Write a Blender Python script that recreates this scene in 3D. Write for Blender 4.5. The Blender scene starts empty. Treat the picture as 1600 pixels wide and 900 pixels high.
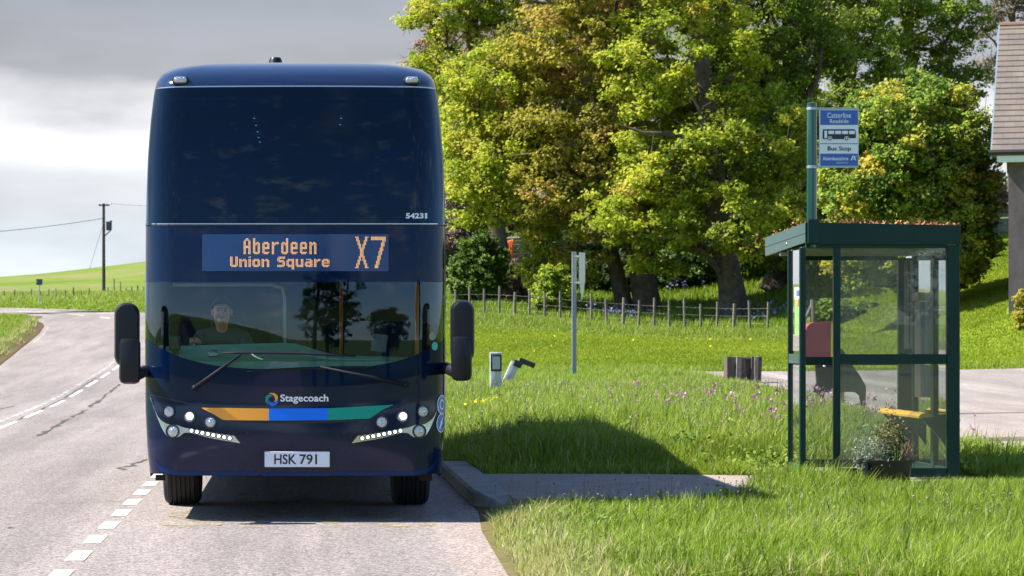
import bpy, bmesh, math, random
import numpy as np
from mathutils import Vector, Matrix
R = math.radians
scene = bpy.context.scene
COL = scene.collection

# ------------------------------------------------------------------ camera, sky, sun, exposure
FPX, CX, CY, CAMH = 4400.0, 465.0, 525.0, 1.56      # focal length and principal point of the 1600 px wide photo
cam_d = bpy.data.cameras.new('camera')
cam = bpy.data.objects.new('camera', cam_d); COL.objects.link(cam)
cam.location = (0, 0, CAMH); cam.rotation_euler = (R(90), 0, 0)
cam_d.sensor_width = 36.0; cam_d.lens = FPX / 1600 * 36
cam_d.shift_x = (800 - CX) / 1600; cam_d.shift_y = (CY - 450) / 1600
cam_d.clip_start = 0.5; cam_d.clip_end = 6000
cam_d.dof.use_dof = True; cam_d.dof.focus_distance = 24.2; cam_d.dof.aperture_fstop = 9.0
scene.camera = cam

SUN = Vector((0.83, -0.045, -1.0)).normalized()
sun_d = bpy.data.lights.new('sun', 'SUN'); sun_d.energy = 5.0; sun_d.angle = R(0.5); sun_d.color = (1.0, 0.95, 0.87)
sun = bpy.data.objects.new('sun', sun_d); COL.objects.link(sun)
sun.rotation_euler = SUN.to_track_quat('-Z', 'Y').to_euler()

world = bpy.data.worlds.new('World'); scene.world = world; world.use_nodes = True
nt = world.node_tree; nt.nodes.clear()
def wn(t, **k):
    n = nt.nodes.new(t)
    for a, v in k.items(): setattr(n, a, v)
    return n
L = nt.links.new
sky = wn('ShaderNodeTexSky', sky_type='NISHITA', sun_disc=False)
sky.sun_elevation = math.asin(-SUN.z); sky.sun_rotation = math.atan2(-SUN.x, -SUN.y)
sky.altitude = 50; sky.air_density = 1.0; sky.dust_density = 0.25; sky.ozone_density = 2.5
bg1 = wn('ShaderNodeBackground'); bg1.inputs[1].default_value = 0.092
sky_tint = wn('ShaderNodeMixRGB', blend_type='MULTIPLY'); sky_tint.inputs[0].default_value = 1.0; sky_tint.inputs[2].default_value = (0.78, 0.92, 1.10, 1)
L(sky.outputs[0], sky_tint.inputs[1]); L(sky_tint.outputs[0], bg1.inputs[0])
tc = wn('ShaderNodeTexCoord'); sep = wn('ShaderNodeSeparateXYZ'); L(tc.outputs['Generated'], sep.inputs[0])
def math_n(op, a, b=None, c=None, clamp=False):
    n = wn('ShaderNodeMath', operation=op, use_clamp=clamp)
    for i, v in enumerate((a, b, c)):
        if v is None: continue
        if isinstance(v, (int, float)): n.inputs[i].default_value = v
        else: L(v, n.inputs[i])
    return n.outputs[0]
def maprange(v, a, b, c=0.0, d=1.0, interp='SMOOTHSTEP'):
    n = wn('ShaderNodeMapRange', interpolation_type=interp)
    L(v, n.inputs[0])
    for i, x in enumerate((a, b, c, d)): n.inputs[i + 1].default_value = x
    return n.outputs[0]
zp = math_n('MAXIMUM', sep.outputs[2], 0.0)
den = math_n('ADD', zp, 0.12)
comb = wn('ShaderNodeCombineXYZ')
L(math_n('DIVIDE', sep.outputs[0], den), comb.inputs[0]); L(math_n('DIVIDE', sep.outputs[1], den), comb.inputs[1])
nz = wn('ShaderNodeTexNoise'); nz.inputs['Scale'].default_value = 1.15; nz.inputs['Detail'].default_value = 9; nz.inputs['Roughness'].default_value = 0.58
L(comb.outputs[0], nz.inputs['Vector'])
nz2 = wn('ShaderNodeTexNoise'); nz2.inputs['Scale'].default_value = 7.0; nz2.inputs['Detail'].default_value = 7
mp = wn('ShaderNodeMapping'); mp.inputs['Scale'].default_value = (1, 1, 3.5); L(tc.outputs['Generated'], mp.inputs[0]); L(mp.outputs[0], nz2.inputs['Vector'])
ahead = maprange(sep.outputs[1], 0.1, 0.75)
cover = math_n('MAXIMUM', maprange(nz.outputs[0], 0.54, 0.72), math_n('MULTIPLY', ahead, maprange(nz.outputs[0], 0.1, 0.35)))
nz3 = wn('ShaderNodeTexNoise'); nz3.inputs['Scale'].default_value = 13.0; nz3.inputs['Detail'].default_value = 8; nz3.inputs['Roughness'].default_value = 0.6; L(mp.outputs[0], nz3.inputs['Vector'])
wisp = math_n('MULTIPLY', math_n('MULTIPLY', maprange(nz3.outputs[0], 0.52, 0.72), math_n('SUBTRACT', 1.0, ahead)), 0.75)
cover = math_n('MULTIPLY', math_n('MAXIMUM', cover, wisp), maprange(sep.outputs[2], 0.22, 0.6, 1.0, 0.12))
zj = math_n('ADD', sep.outputs[2], math_n('MULTIPLY', math_n('SUBTRACT', nz2.outputs[0], 0.5), 0.075))
bank_cloud = wn('ShaderNodeValToRGB'); cr = bank_cloud.color_ramp
cr.elements[0].position = 0.0; cr.elements[0].color = (0.74, 0.85, 0.95, 1)
cr.elements[1].position = 1.0; cr.elements[1].color = (0.55, 0.57, 0.62, 1)
for p_, c_ in ((0.10, (0.80, 0.89, 0.98, 1)), (0.24, (0.94, 0.99, 1.04, 1)), (0.40, (1.18, 1.18, 1.18, 1)), (0.465, (0.90, 0.91, 0.94, 1)), (0.52, (0.50, 0.52, 0.56, 1)), (0.66, (0.45, 0.49, 0.56, 1))):
    e = cr.elements.new(p_); e.color = c_
L(math_n('MULTIPLY', zj, 5.4), bank_cloud.inputs[0])
puff = wn('ShaderNodeValToRGB'); puff.color_ramp.elements[0].color = (1.15, 1.17, 1.22, 1); puff.color_ramp.elements[1].color = (1.9, 1.9, 1.9, 1)
puff.color_ramp.elements[0].position = 0.40; puff.color_ramp.elements[1].position = 0.66
L(nz2.outputs[0], puff.inputs[0])
mixc = wn('ShaderNodeMixRGB'); L(ahead, mixc.inputs[0]); L(puff.outputs[0], mixc.inputs[1]); bvar = wn('ShaderNodeMixRGB', blend_type='MULTIPLY'); bvar.inputs[0].default_value = 1.0; L(bank_cloud.outputs[0], bvar.inputs[1]); L(maprange(nz2.outputs[0], 0.34, 0.66, 0.84, 1.10), bvar.inputs[2]); L(bvar.outputs[0], mixc.inputs[2])
bg2 = wn('ShaderNodeBackground'); bg2.inputs[1].default_value = 0.40; L(mixc.outputs[0], bg2.inputs[0])
mixs = wn('ShaderNodeMixShader'); L(cover, mixs.inputs[0]); L(bg1.outputs[0], mixs.inputs[1]); L(bg2.outputs[0], mixs.inputs[2])
wo = wn('ShaderNodeOutputWorld'); L(mixs.outputs[0], wo.inputs[0])

vs = scene.view_settings
vs.view_transform = 'Standard'; vs.look = 'None'; vs.exposure = 1.25; vs.gamma = 1.0; vs.use_curve_mapping = False
scene.cycles.use_denoising = True
scene.cycles.max_bounces = 10; scene.cycles.transparent_max_bounces = 16; scene.cycles.diffuse_bounces = 3
scene.cycles.caustics_reflective = False; scene.cycles.caustics_refractive = False
scene.cycles.sample_clamp_indirect = 6.0

# ------------------------------------------------------------------ helpers
def tag(o, label=None, cat=None, group=None, kind=None):
    if label: o['label'] = label
    if cat: o['category'] = cat
    if group: o['group'] = group
    if kind: o['kind'] = kind
    return o
def thing(name, label, cat, loc=(0, 0, 0), group=None, rotz=0.0):
    o = bpy.data.objects.new(name, None); COL.objects.link(o)
    o.location = loc; o.rotation_euler = (0, 0, rotz); o.empty_display_size = 0.2
    return tag(o, label, cat, group)
def origin(o):
    v = Vector((0, 0, 0))
    while o is not None: v = v + o.location; o = o.parent
    return v
def children_of(o):
    return [c for c in o.children]
def copy_tree(o, parent=None):
    c = o.copy(); COL.objects.link(c)
    if parent is not None: c.parent = parent
    for ch in list(o.children): copy_tree(ch, c)
    return c
def px(x, y, Z):
    return Vector(((x - CX) * Z / FPX, Z, CAMH - (y - CY) * Z / FPX))

class MB:
    def __init__(s): s.v = []; s.f = []; s.m = []; s.cur = 0
    def add(s, vs, fs):
        b = len(s.v); s.v.extend([tuple(p) for p in vs]); s.f.extend([tuple(i + b for i in f) for f in fs]); s.m.extend([s.cur] * len(fs)); return s
    def box(s, c, d, rot=None, bev=0.0):
        cx, cy, cz = c; hx, hy, hz = d[0] / 2, d[1] / 2, d[2] / 2
        if bev > 0 and min(hx, hy, hz) > bev * 1.01:
            b = bev; pts = []; bm = bmesh.new(); bmesh.ops.create_cube(bm, size=1.0)
            for v in bm.verts: v.co = Vector((v.co.x * hx * 2, v.co.y * hy * 2, v.co.z * hz * 2))
            bmesh.ops.bevel(bm, geom=list(bm.edges), offset=b, segments=2, profile=0.5, affect='EDGES')
            bm.verts.ensure_lookup_table()
            P = [v.co.copy() for v in bm.verts]; F = [[v.index for v in f.verts] for f in bm.faces]; bm.free()
        else:
            P = [Vector((sx * hx, sy * hy, sz * hz)) for sz in (-1, 1) for sy in (-1, 1) for sx in (-1, 1)]
            F = [(0, 2, 3, 1), (4, 5, 7, 6), (0, 1, 5, 4), (2, 6, 7, 3), (0, 4, 6, 2), (1, 3, 7, 5)]
        if rot is not None: P = [rot @ p for p in P]
        return s.add([p + Vector(c) for p in P], F)
    def tube(s, path, rad, n=8, cap=True):
        path = [Vector(p) for p in path]
        if not hasattr(rad, '__len__'): rad = [rad] * len(path)
        V = []; F = []; up = None
        for i, p in enumerate(path):
            d = (path[min(i + 1, len(path) - 1)] - path[max(i - 1, 0)])
            if d.length < 1e-9: d = Vector((0, 0, 1))
            d.normalize()
            if up is None:
                a = Vector((0, 0, 1)) if abs(d.z) < 0.9 else Vector((0, 1, 0))
                up = (a - d * a.dot(d)).normalized()
            else:
                up = (up - d * up.dot(d))
                up = up.normalized() if up.length > 1e-6 else d.orthogonal().normalized()
            side = d.cross(up)
            for k in range(n):
                t = 2 * math.pi * k / n
                V.append(p + up * (math.cos(t) * rad[i]) + side * (math.sin(t) * rad[i]))
        for i in range(len(path) - 1):
            for k in range(n):
                a = i * n + k; b = i * n + (k + 1) % n
                F.append((a, b, b + n, a + n))
        if cap:
            F.append(tuple(range(n - 1, -1, -1))); F.append(tuple(range((len(path) - 1) * n, len(path) * n)))
        return s.add(V, F)
    def lathe(s, prof, c, axis='z', n=24):
        V = []; F = []
        for r, h in prof:
            for k in range(n):
                t = 2 * math.pi * k / n; a, b = r * math.cos(t), r * math.sin(t)
                p = (a, b, h) if axis == 'z' else ((h, a, b) if axis == 'x' else (a, h, b))
                V.append((p[0] + c[0], p[1] + c[1], p[2] + c[2]))
        for i in range(len(prof) - 1):
            for k in range(n):
                a = i * n + k; b = i * n + (k + 1) % n
                F.append((a, b, b + n, a + n))
        return s.add(V, F)
    def prism(s, poly, f, th):
        """poly: 2-D outline; f maps (a,b,depth) to a point; th thickness"""
        n = len(poly); bm = bmesh.new()
        vs_ = [bm.verts.new((a, b, 0)) for a, b in poly]
        es = [bm.edges.new((vs_[i], vs_[(i + 1) % n])) for i in range(n)]
        bmesh.ops.triangle_fill(bm, edges=es, use_beauty=True)
        bm.verts.ensure_lookup_table(); bm.verts.index_update()
        idx = {v: i for i, v in enumerate(bm.verts)}
        P = [(v.co.x, v.co.y) for v in bm.verts]; F = [[idx[v] for v in fc.verts] for fc in bm.faces]; bm.free()
        m = len(P)
        V = [f(a, b, 0) for a, b in P] + [f(a, b, th) for a, b in P]
        FF = F + [[i + m for i in reversed(fc)] for fc in F] + [(i, (i + 1) % n, (i + 1) % n + m, i + m) for i in range(n)]
        return s.add(V, FF)
    def build(s, name, mat, parent=None, world=True, smooth=False, recalc=True):
        me = bpy.data.meshes.new(name)
        off = origin(parent) if (parent is not None and world) else Vector((0, 0, 0))
        me.from_pydata([(p[0] - off.x, p[1] - off.y, p[2] - off.z) for p in s.v], [], s.f)
        mats = mat if isinstance(mat, (list, tuple)) else [mat]
        for m in mats: me.materials.append(m)
        if len(mats) > 1: me.polygons.foreach_set('material_index', s.m)
        if recalc:
            bm = bmesh.new(); bm.from_mesh(me); bmesh.ops.recalc_face_normals(bm, faces=bm.faces); bm.to_mesh(me); bm.free()
        me.update()
        o = bpy.data.objects.new(name, me); COL.objects.link(o)
        if parent is not None: o.parent = parent
        if smooth:
            try: me.shade_smooth() if smooth is True else None
            except Exception: pass
            if smooth is True: me.polygons.foreach_set('use_smooth', [True] * len(me.polygons))
            else:
                me.polygons.foreach_set('use_smooth', [True] * len(me.polygons))
                try: me.set_sharp_from_angle(angle=smooth)
                except Exception: pass
        return o

def np_mesh(name, V, F, mat, parent=None, attrs=None, world=True, smooth=False):
    """V (n,3), F list of (m,k) arrays"""
    me = bpy.data.meshes.new(name)
    V = np.asarray(V, dtype=np.float32)
    if parent is not None and world:
        V = V - np.array(origin(parent), dtype=np.float32)
    me.vertices.add(len(V)); me.vertices.foreach_set('co', V.ravel())
    idx = np.concatenate([f.ravel() for f in F]).astype(np.int32)
    tot = np.concatenate([np.full(len(f), f.shape[1], dtype=np.int32) for f in F])
    st = np.concatenate([[0], np.cumsum(tot)[:-1]]).astype(np.int32)
    me.loops.add(len(idx)); me.loops.foreach_set('vertex_index', idx)
    me.polygons.add(len(tot)); me.polygons.foreach_set('loop_start', st); me.polygons.foreach_set('loop_total', tot)
    for k, a in (attrs or {}).items():
        at = me.attributes.new(k, 'FLOAT', 'POINT'); at.data.foreach_set('value', np.asarray(a, dtype=np.float32))
    if smooth: me.polygons.foreach_set('use_smooth', np.ones(len(tot), dtype=bool))
    me.materials.append(mat); me.update(calc_edges=True)
    o = bpy.data.objects.new(name, me); COL.objects.link(o)
    if parent is not None: o.parent = parent
    return o

# ------------------------------------------------------------------ materials
MATS = {}
def nodes_of(name):
    m = bpy.data.materials.new(name); m.use_nodes = True; t = m.node_tree; t.nodes.clear()
    out = t.nodes.new('ShaderNodeOutputMaterial'); b = t.nodes.new('ShaderNodeBsdfPrincipled'); t.links.new(b.outputs[0], out.inputs[0])
    return m, t, b, out
def pbr(name, col, rough=0.5, metal=0.0, var=0.0, vscale=6.0, bump=0.0, bscale=40.0, coat=0.0, spec=0.5, emit=None, estr=0.0, col2=None, detail=6):
    if name in MATS: return MATS[name]
    m, t, b, out = nodes_of(name)
    b.inputs['Base Color'].default_value = (*col, 1); b.inputs['Roughness'].default_value = rough; b.inputs['Metallic'].default_value = metal
    b.inputs['Specular IOR Level'].default_value = spec
    if coat: b.inputs['Coat Weight'].default_value = coat; b.inputs['Coat Roughness'].default_value = 0.03
    if emit: b.inputs['Emission Color'].default_value = (*emit, 1); b.inputs['Emission Strength'].default_value = estr
    co = t.nodes.new('ShaderNodeTexCoord')
    if var or col2:
        n = t.nodes.new('ShaderNodeTexNoise'); n.inputs['Scale'].default_value = vscale; n.inputs['Detail'].default_value = detail; n.inputs['Roughness'].default_value = 0.65
        t.links.new(co.outputs['Object'], n.inputs['Vector'])
        r = t.nodes.new('ShaderNodeValToRGB'); r.color_ramp.elements[0].position = 0.32; r.color_ramp.elements[1].position = 0.68
        a = tuple(c * (1 - var) for c in col); z = col2 if col2 else tuple(min(1, c * (1 + var)) for c in col)
        r.color_ramp.elements[0].color = (*a, 1); r.color_ramp.elements[1].color = (*z, 1)
        t.links.new(n.outputs[0], r.inputs[0]); t.links.new(r.outputs[0], b.inputs['Base Color'])
        rr = t.nodes.new('ShaderNodeMapRange'); rr.inputs[3].default_value = max(0.02, rough - 0.08); rr.inputs[4].default_value = min(1, rough + 0.1)
        t.links.new(n.outputs[0], rr.inputs[0]); t.links.new(rr.outputs[0], b.inputs['Roughness'])
    if bump:
        n = t.nodes.new('ShaderNodeTexNoise'); n.inputs['Scale'].default_value = bscale; n.inputs['Detail'].default_value = 5
        t.links.new(co.outputs['Object'], n.inputs['Vector'])
        bp = t.nodes.new('ShaderNodeBump'); bp.inputs['Strength'].default_value = bump; bp.inputs['Distance'].default_value = 0.01
        t.links.new(n.outputs[0], bp.inputs['Height']); t.links.new(bp.outputs[0], b.inputs['Normal'])
    MATS[name] = m; return m

def glass(name, tint=(0.6, 0.65, 0.65), gcol=(1, 1, 1), dust=0.0, dustcol=(0.5, 0.5, 0.45), ior=1.5, refl=1.0, dscale=5.0):
    """single sheet pane: tinted see-through, mirror by Fresnel, a film of dust"""
    m = bpy.data.materials.new(name); m.use_nodes = True; t = m.node_tree; t.nodes.clear()
    out = t.nodes.new('ShaderNodeOutputMaterial'); tr = t.nodes.new('ShaderNodeBsdfTransparent'); tr.inputs[0].default_value = (*tint, 1)
    gl = t.nodes.new('ShaderNodeBsdfGlossy'); gl.inputs['Roughness'].default_value = 0.0; gl.inputs[0].default_value = (*gcol, 1)
    fr = t.nodes.new('ShaderNodeFresnel'); fr.inputs[0].default_value = ior
    geo = t.nodes.new('ShaderNodeNewGeometry')
    mul = t.nodes.new('ShaderNodeMath'); mul.operation = 'MULTIPLY'; mul.use_clamp = True; mul.inputs[1].default_value = refl; t.links.new(fr.outputs[0], mul.inputs[0])
    mx = t.nodes.new('ShaderNodeMixShader'); t.links.new(mul.outputs[0], mx.inputs[0]); 
    last = tr
    if dust:
        df = t.nodes.new('ShaderNodeBsdfDiffuse'); df.inputs[0].default_value = (*dustcol, 1)
        tl = t.nodes.new('ShaderNodeBsdfTranslucent'); tl.inputs[0].default_value = (*dustcol, 1)
        ad = t.nodes.new('ShaderNodeMixShader'); ad.inputs[0].default_value = 0.4; t.links.new(df.outputs[0], ad.inputs[1]); t.links.new(tl.outputs[0], ad.inputs[2])
        co = t.nodes.new('ShaderNodeTexCoord'); mpn = t.nodes.new('ShaderNodeMapping'); mpn.inputs['Scale'].default_value = (1, 1, 0.35); t.links.new(co.outputs['Object'], mpn.inputs[0])
        n = t.nodes.new('ShaderNodeTexNoise'); n.inputs['Scale'].default_value = dscale; n.inputs['Detail'].default_value = 8; n.inputs['Roughness'].default_value = 0.7
        t.links.new(mpn.outputs[0], n.inputs['Vector'])
        mr = t.nodes.new('ShaderNodeMapRange'); mr.inputs[1].default_value = 0.3; mr.inputs[2].default_value = 0.75; mr.inputs[3].default_value = dust * 0.35; mr.inputs[4].default_value = dust * 1.6
        t.links.new(n.outputs[0], mr.inputs[0])
        md = t.nodes.new('ShaderNodeMixShader'); t.links.new(mr.outputs[0], md.inputs[0]); t.links.new(tr.outputs[0], md.inputs[1]); t.links.new(ad.outputs[0], md.inputs[2])
        last = md
    t.links.new(last.outputs[0], mx.inputs[1]); t.links.new(gl.outputs[0], mx.inputs[2]); t.links.new(mx.outputs[0], out.inputs[0])
    return m

def attr_leaf(name, stops, attr='tint', transl=0.35, rough=0.6, spec=0.25, gain=1.2):
    """leaf or blade colour picked by an attribute (kind of leaf), with light passing through"""
    stops = [(p_, tuple(min(.8, v * gain) for v in c_)) for p_, c_ in stops]
    m = bpy.data.materials.new(name); m.use_nodes = True; t = m.node_tree; t.nodes.clear()
    out = t.nodes.new('ShaderNodeOutputMaterial'); b = t.nodes.new('ShaderNodeBsdfPrincipled'); b.inputs['Roughness'].default_value = rough; b.inputs['Specular IOR Level'].default_value = spec
    at = t.nodes.new('ShaderNodeAttribute'); at.attribute_name = attr
    r = t.nodes.new('ShaderNodeValToRGB')
    els = r.color_ramp.elements
    els[0].position = stops[0][0]; els[0].color = (*stops[0][1], 1); els[1].position = stops[-1][0]; els[1].color = (*stops[-1][1], 1)
    for p_, c_ in stops[1:-1]:
        e = els.new(p_); e.color = (*c_, 1)
    t.links.new(at.outputs['Fac'], r.inputs[0]); t.links.new(r.outputs[0], b.inputs['Base Color'])
    tl = t.nodes.new('ShaderNodeBsdfTranslucent'); t.links.new(r.outputs[0], tl.inputs[0])
    mx = t.nodes.new('ShaderNodeMixShader'); mx.inputs[0].default_value = transl
    t.links.new(b.outputs[0], mx.inputs[1]); t.links.new(tl.outputs[0], mx.inputs[2]); t.links.new(mx.outputs[0], out.inputs[0])
    return m

def text2d(s, bold=0.0, spacing=1.0):
    """outline lettering as flat triangles, normalised so that x starts at 0 and cap height is 1"""
    c = bpy.data.curves.new('lettering', 'FONT'); c.body = s; c.size = 1.0; c.offset = bold; c.space_character = spacing; c.resolution_u = 4
    o = bpy.data.objects.new('lettering', c); COL.objects.link(o)
    dg = bpy.context.evaluated_depsgraph_get(); dg.update()
    me = bpy.data.meshes.new_from_object(o.evaluated_get(dg))
    V = np.array([v.co[:2] for v in me.vertices]); F = [list(p.vertices) for p in me.polygons]
    bpy.data.objects.remove(o); bpy.data.curves.remove(c); bpy.data.meshes.remove(me)
    return V, F
def put_text(mb, s, x0, x1, z0, z1, fn, bold=0.0, spacing=1.0):
    """fit lettering into a rectangle; fn(a,b) maps to a point"""
    V, F = text2d(s, bold, spacing)
    mn, mx_ = V.min(0), V.max(0)
    P = []
    for a, b in V:
        u = (a - mn[0]) / (mx_[0] - mn[0]); w = (b - mn[1]) / (mx_[1] - mn[1])
        P.append(fn(x0 + (x1 - x0) * u, z0 + (z1 - z0) * w))
    mb.add(P, F)
rng = np.random.default_rng(7)
random.seed(7)
# ------------------------------------------------------------------ terrain heights
KY = [-320, -120, -60, 0, 30, 45, 62, 80, 95, 110, 118, 140, 170, 240, 330, 450, 1200]
KX = {-120: [22, 7, 1, 0, 0, .1, .3, .8, 1.2, 1.8, 2.1, 2.7, 3.4, 4.6, 5.6, 3, 0],
      -60: [14, 4, .5, 0, 0, .1, .3, .8, 1.2, 1.8, 2.1, 2.7, 3.3, 5.0, 6.8, 4, 0],
      -30: [9, 2, 0, 0, 0, 0, .2, .7, 1.1, 1.6, 1.9, 2.45, 3.3, 5.1, 8.9, 5, 0],
      -8: [4, 0, 0, 0, 0, 0, .12, .52, .88, 1.3, 1.55, 2.3, 3.4, 5.5, 11.6, 6, 0],
      2: [3, 0, 0, 0, 0, 0, .12, .5, .9, 1.4, 1.8, 2.8, 4.2, 6.2, 12, 8, 0],
      8: [3, 0, 0, 0, .03, .06, .14, .5, 1.0, 1.7, 2.25, 4.0, 6.2, 9, 13, 9, 0],
      14: [3, 0, 0, 0, .06, .1, .16, .5, 1.0, 1.45, 1.95, 4.2, 6.5, 10, 14, 10, 0],
      21: [3, 0, 0, 0, .08, .12, .18, .55, 1.2, 1.35, 1.9, 4.5, 7, 11, 15, 10, 0],
      25: [3, 0, 0, 0, .08, .12, .2, .62, 2.9, 4.5, 5.2, 7.0, 9, 12, 15, 10, 0],
      60: [3, 0, 0, 0, .1, .15, .25, .8, 3.4, 5.4, 6.4, 8.5, 10, 14, 16, 10, 0]}
_gy = np.arange(-320, 700, 1.0); _gx = np.arange(-120, 121, 1.0)
_tab = np.array([np.interp(_gy, KY, KX[k]) for k in sorted(KX)])
_G = np.array([[0.0]])
_G = np.stack([np.interp(_gx, sorted(KX), _tab[:, j]) for j in range(len(_gy))])      # [y, x]
def _blur(A, sig, ax):
    r = int(sig * 3); k = np.exp(-0.5 * (np.arange(-r, r + 1) / sig) ** 2); k /= k.sum()
    return np.apply_along_axis(lambda v: np.convolve(np.pad(v, r, mode='edge'), k, 'valid'), ax, A)
_G = _blur(_blur(_G, 3.0, 0), 2.0, 1)
def base_h(x, y):
    x = np.asarray(x, float); y = np.asarray(y, float)
    fx = np.clip(x - _gx[0], 0, len(_gx) - 1.001); fy = np.clip(y - _gy[0], 0, len(_gy) - 1.001)
    i = fx.astype(int); j = fy.astype(int); a = fx - i; b = fy - j
    return (_G[j, i] * (1 - a) + _G[j, i + 1] * a) * (1 - b) + (_G[j + 1, i] * (1 - a) + _G[j + 1, i + 1] * a) * b
def sst(v, a, b):
    t = np.clip((np.asarray(v, float) - a) / (b - a), 0, 1); return t * t * (3 - 2 * t)
def edge_r(y): return np.interp(y, [-300, 5, 10, 18, 22.5, 24.9, 56, 76, 100, 133, 150], [1.0, 1.1, 1.2, 1.36, 1.47, 1.60, 1.60, -1.6, -2.2, -3.6, -7])
def edge_l(y): return np.interp(y, [-300, 85, 100, 120, 133, 140], [-9.0, -9.0, -9.9, -11, -11.9, -12.8])
def edge_d(y): return np.interp(y, [31.5, 35, 43, 51, 60, 68, 75, 80.5], [7.9, 8.3, 9.3, 10.3, 11.2, 11.4, 11.2, 11.0])
def on_drive(x, y): return (y > 31.5) & (y < 80.5) & (x > edge_d(y))
def wob(x, y, s=1.0, k=0):
    x = np.asarray(x) * s; y = np.asarray(y) * s
    return (np.sin(x * 1.7 + y * .6 + k) + np.sin(-x * .8 + y * 1.9 + 2.1 * k + 1) + np.sin(x * 3.1 - y * 2.3 + k * .7 + 2) * .6 + np.sin(x * .37 + y * .43 + 4 + k) * 1.2) / 3.8
def H(x, y):
    x = np.asarray(x, float); y = np.asarray(y, float)
    h = base_h(x, y)
    d = x - edge_r(y)
    low = 0.10 * sst(d, 0.0, 0.5)
    bank = 0.20 * sst(d, 0.25, 1.5) * sst(y, 29.6, 31.3) + 0.03 * sst(d, 0.3, 2) * wob(x, y, .9)
    fade = 1 - sst(y, 52, 76)
    dm = np.where((y > 29) & (y < 83), sst(np.interp(y, [29, 31.5], [3, 0]) + edge_d(np.clip(y, 31.5, 80.5)) - x, 0.0, 1.4), 1.0)
    dm = np.where(y > 80.5, np.maximum(dm, sst(y, 80.5, 82)), dm)
    right = (low + bank) * np.maximum(fade, .12) * dm
    dl = edge_l(y) - x
    left = 0.22 * sst(dl, 0.05, 0.7) * (1 - sst(y, 138, 150)) * sst(y, 60, 90) + 0.1 * sst(dl, 0, .6) * (1 - sst(y, 60, 90))
    return h + np.where(d > 0, right, 0) + np.where(dl > 0, left, 0)

def slab_near(x): return 25.0 + .5 * sst(x, 3.0, 4.2) + 2.5 * sst(x, 3.8, 4.75)
# ------------------------------------------------------------------ ground sheet
def ground_mat():
    m, t, b, out = nodes_of('ground_turf'); b.inputs['Roughness'].default_value = 0.95; b.inputs['Specular IOR Level'].default_value = 0.1
    geo = t.nodes.new('ShaderNodeNewGeometry')
    def nz(scale, det=8):
        n = t.nodes.new('ShaderNodeTexNoise'); n.inputs['Scale'].default_value = scale; n.inputs['Detail'].default_value = det; n.inputs['Roughness'].default_value = .65
        t.links.new(geo.outputs['Position'], n.inputs['Vector']); return n.outputs[0]
    def ramp(f, stops):
        r = t.nodes.new('ShaderNodeValToRGB'); e = r.color_ramp.elements
        e[0].position, e[0].color = stops[0][0], (*stops[0][1], 1); e[1].position, e[1].color = stops[-1][0], (*stops[-1][1], 1)
        for p_, c_ in stops[1:-1]:
            q = e.new(p_); q.color = (*c_, 1)
        t.links.new(f, r.inputs[0]); return r.outputs[0]
    def mix(f, a, b_):
        n = t.nodes.new('ShaderNodeMixRGB'); t.links.new(f, n.inputs[0]); t.links.new(a, n.inputs[1]); t.links.new(b_, n.inputs[2]); return n.outputs[0]
    def att(nm):
        a = t.nodes.new('ShaderNodeAttribute'); a.attribute_name = nm; return a.outputs['Fac']
    rough_g = ramp(nz(2.2), [(.3, (.075, .115, .018)), (.5, (.115, .165, .020)), (.7, (.17, .19, .035))])
    lawn = ramp(nz(.7), [(.3, (.14, .20, .012)), (.55, (.185, .245, .014)), (.75, (.22, .26, .022))])
    field = ramp(nz(.075, 12), [(.36, (.095, .155, .020)), (.48, (.13, .185, .026)), (.56, (.165, .19, .05)), (.62, (.22, .16, .10))])
    soil = ramp(nz(9), [(.3, (.07, .045, .028)), (.55, (.15, .10, .06)), (.75, (.24, .18, .12))])
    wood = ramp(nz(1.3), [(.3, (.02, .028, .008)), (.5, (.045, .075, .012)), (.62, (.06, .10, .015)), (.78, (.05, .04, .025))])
    wv = t.nodes.new('ShaderNodeTexWave'); wv.inputs['Scale'].default_value = .11; wv.inputs['Distortion'].default_value = 2.2; wv.inputs['Detail'].default_value = 3; wv.inputs['Detail Scale'].default_value = .4
    mw = t.nodes.new('ShaderNodeMapping'); mw.inputs['Rotation'].default_value = (0, 0, .5); t.links.new(geo.outputs['Position'], mw.inputs[0]); t.links.new(mw.outputs[0], wv.inputs['Vector'])
    lines = ramp(wv.outputs[0], [(0.0, (1, 1, 1)), (.86, (1, 1, 1)), (.93, (1.22, 1.08, 1.3)), (1.0, (1.22, 1.08, 1.3))])
    fm = t.nodes.new('ShaderNodeMixRGB'); fm.blend_type = 'MULTIPLY'; fm.inputs[0].default_value = 1.0; t.links.new(field, fm.inputs[1]); t.links.new(lines, fm.inputs[2]); field = fm.outputs[0]
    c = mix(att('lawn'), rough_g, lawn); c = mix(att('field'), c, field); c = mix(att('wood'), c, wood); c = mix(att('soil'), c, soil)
    t.links.new(c, b.inputs['Base Color'])
    bp = t.nodes.new('ShaderNodeBump'); bp.inputs['Strength'].default_value = .8; bp.inputs['Distance'].default_value = .06; t.links.new(nz(14), bp.inputs['Height']); t.links.new(bp.outputs[0], b.inputs['Normal'])
    return m
rows = np.concatenate([np.arange(-320, -20, 10), np.arange(-20, 15, 2.5), np.arange(15, 45, .35), np.arange(45, 125, .8), np.arange(125, 200, 1.5), np.arange(200, 460, 6), [520, 600, 800, 1200, 2000, 4000]])
lc = -np.concatenate([[0, .12, .3, .5, .8, 1.2, 1.8, 2.6, 3.6], np.arange(5, 30, 1.6), np.arange(30, 100, 6), [120, 180, 300, 600, 1500, 4000]])[::-1]
ic = np.linspace(0.004, .996, 16)
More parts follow.
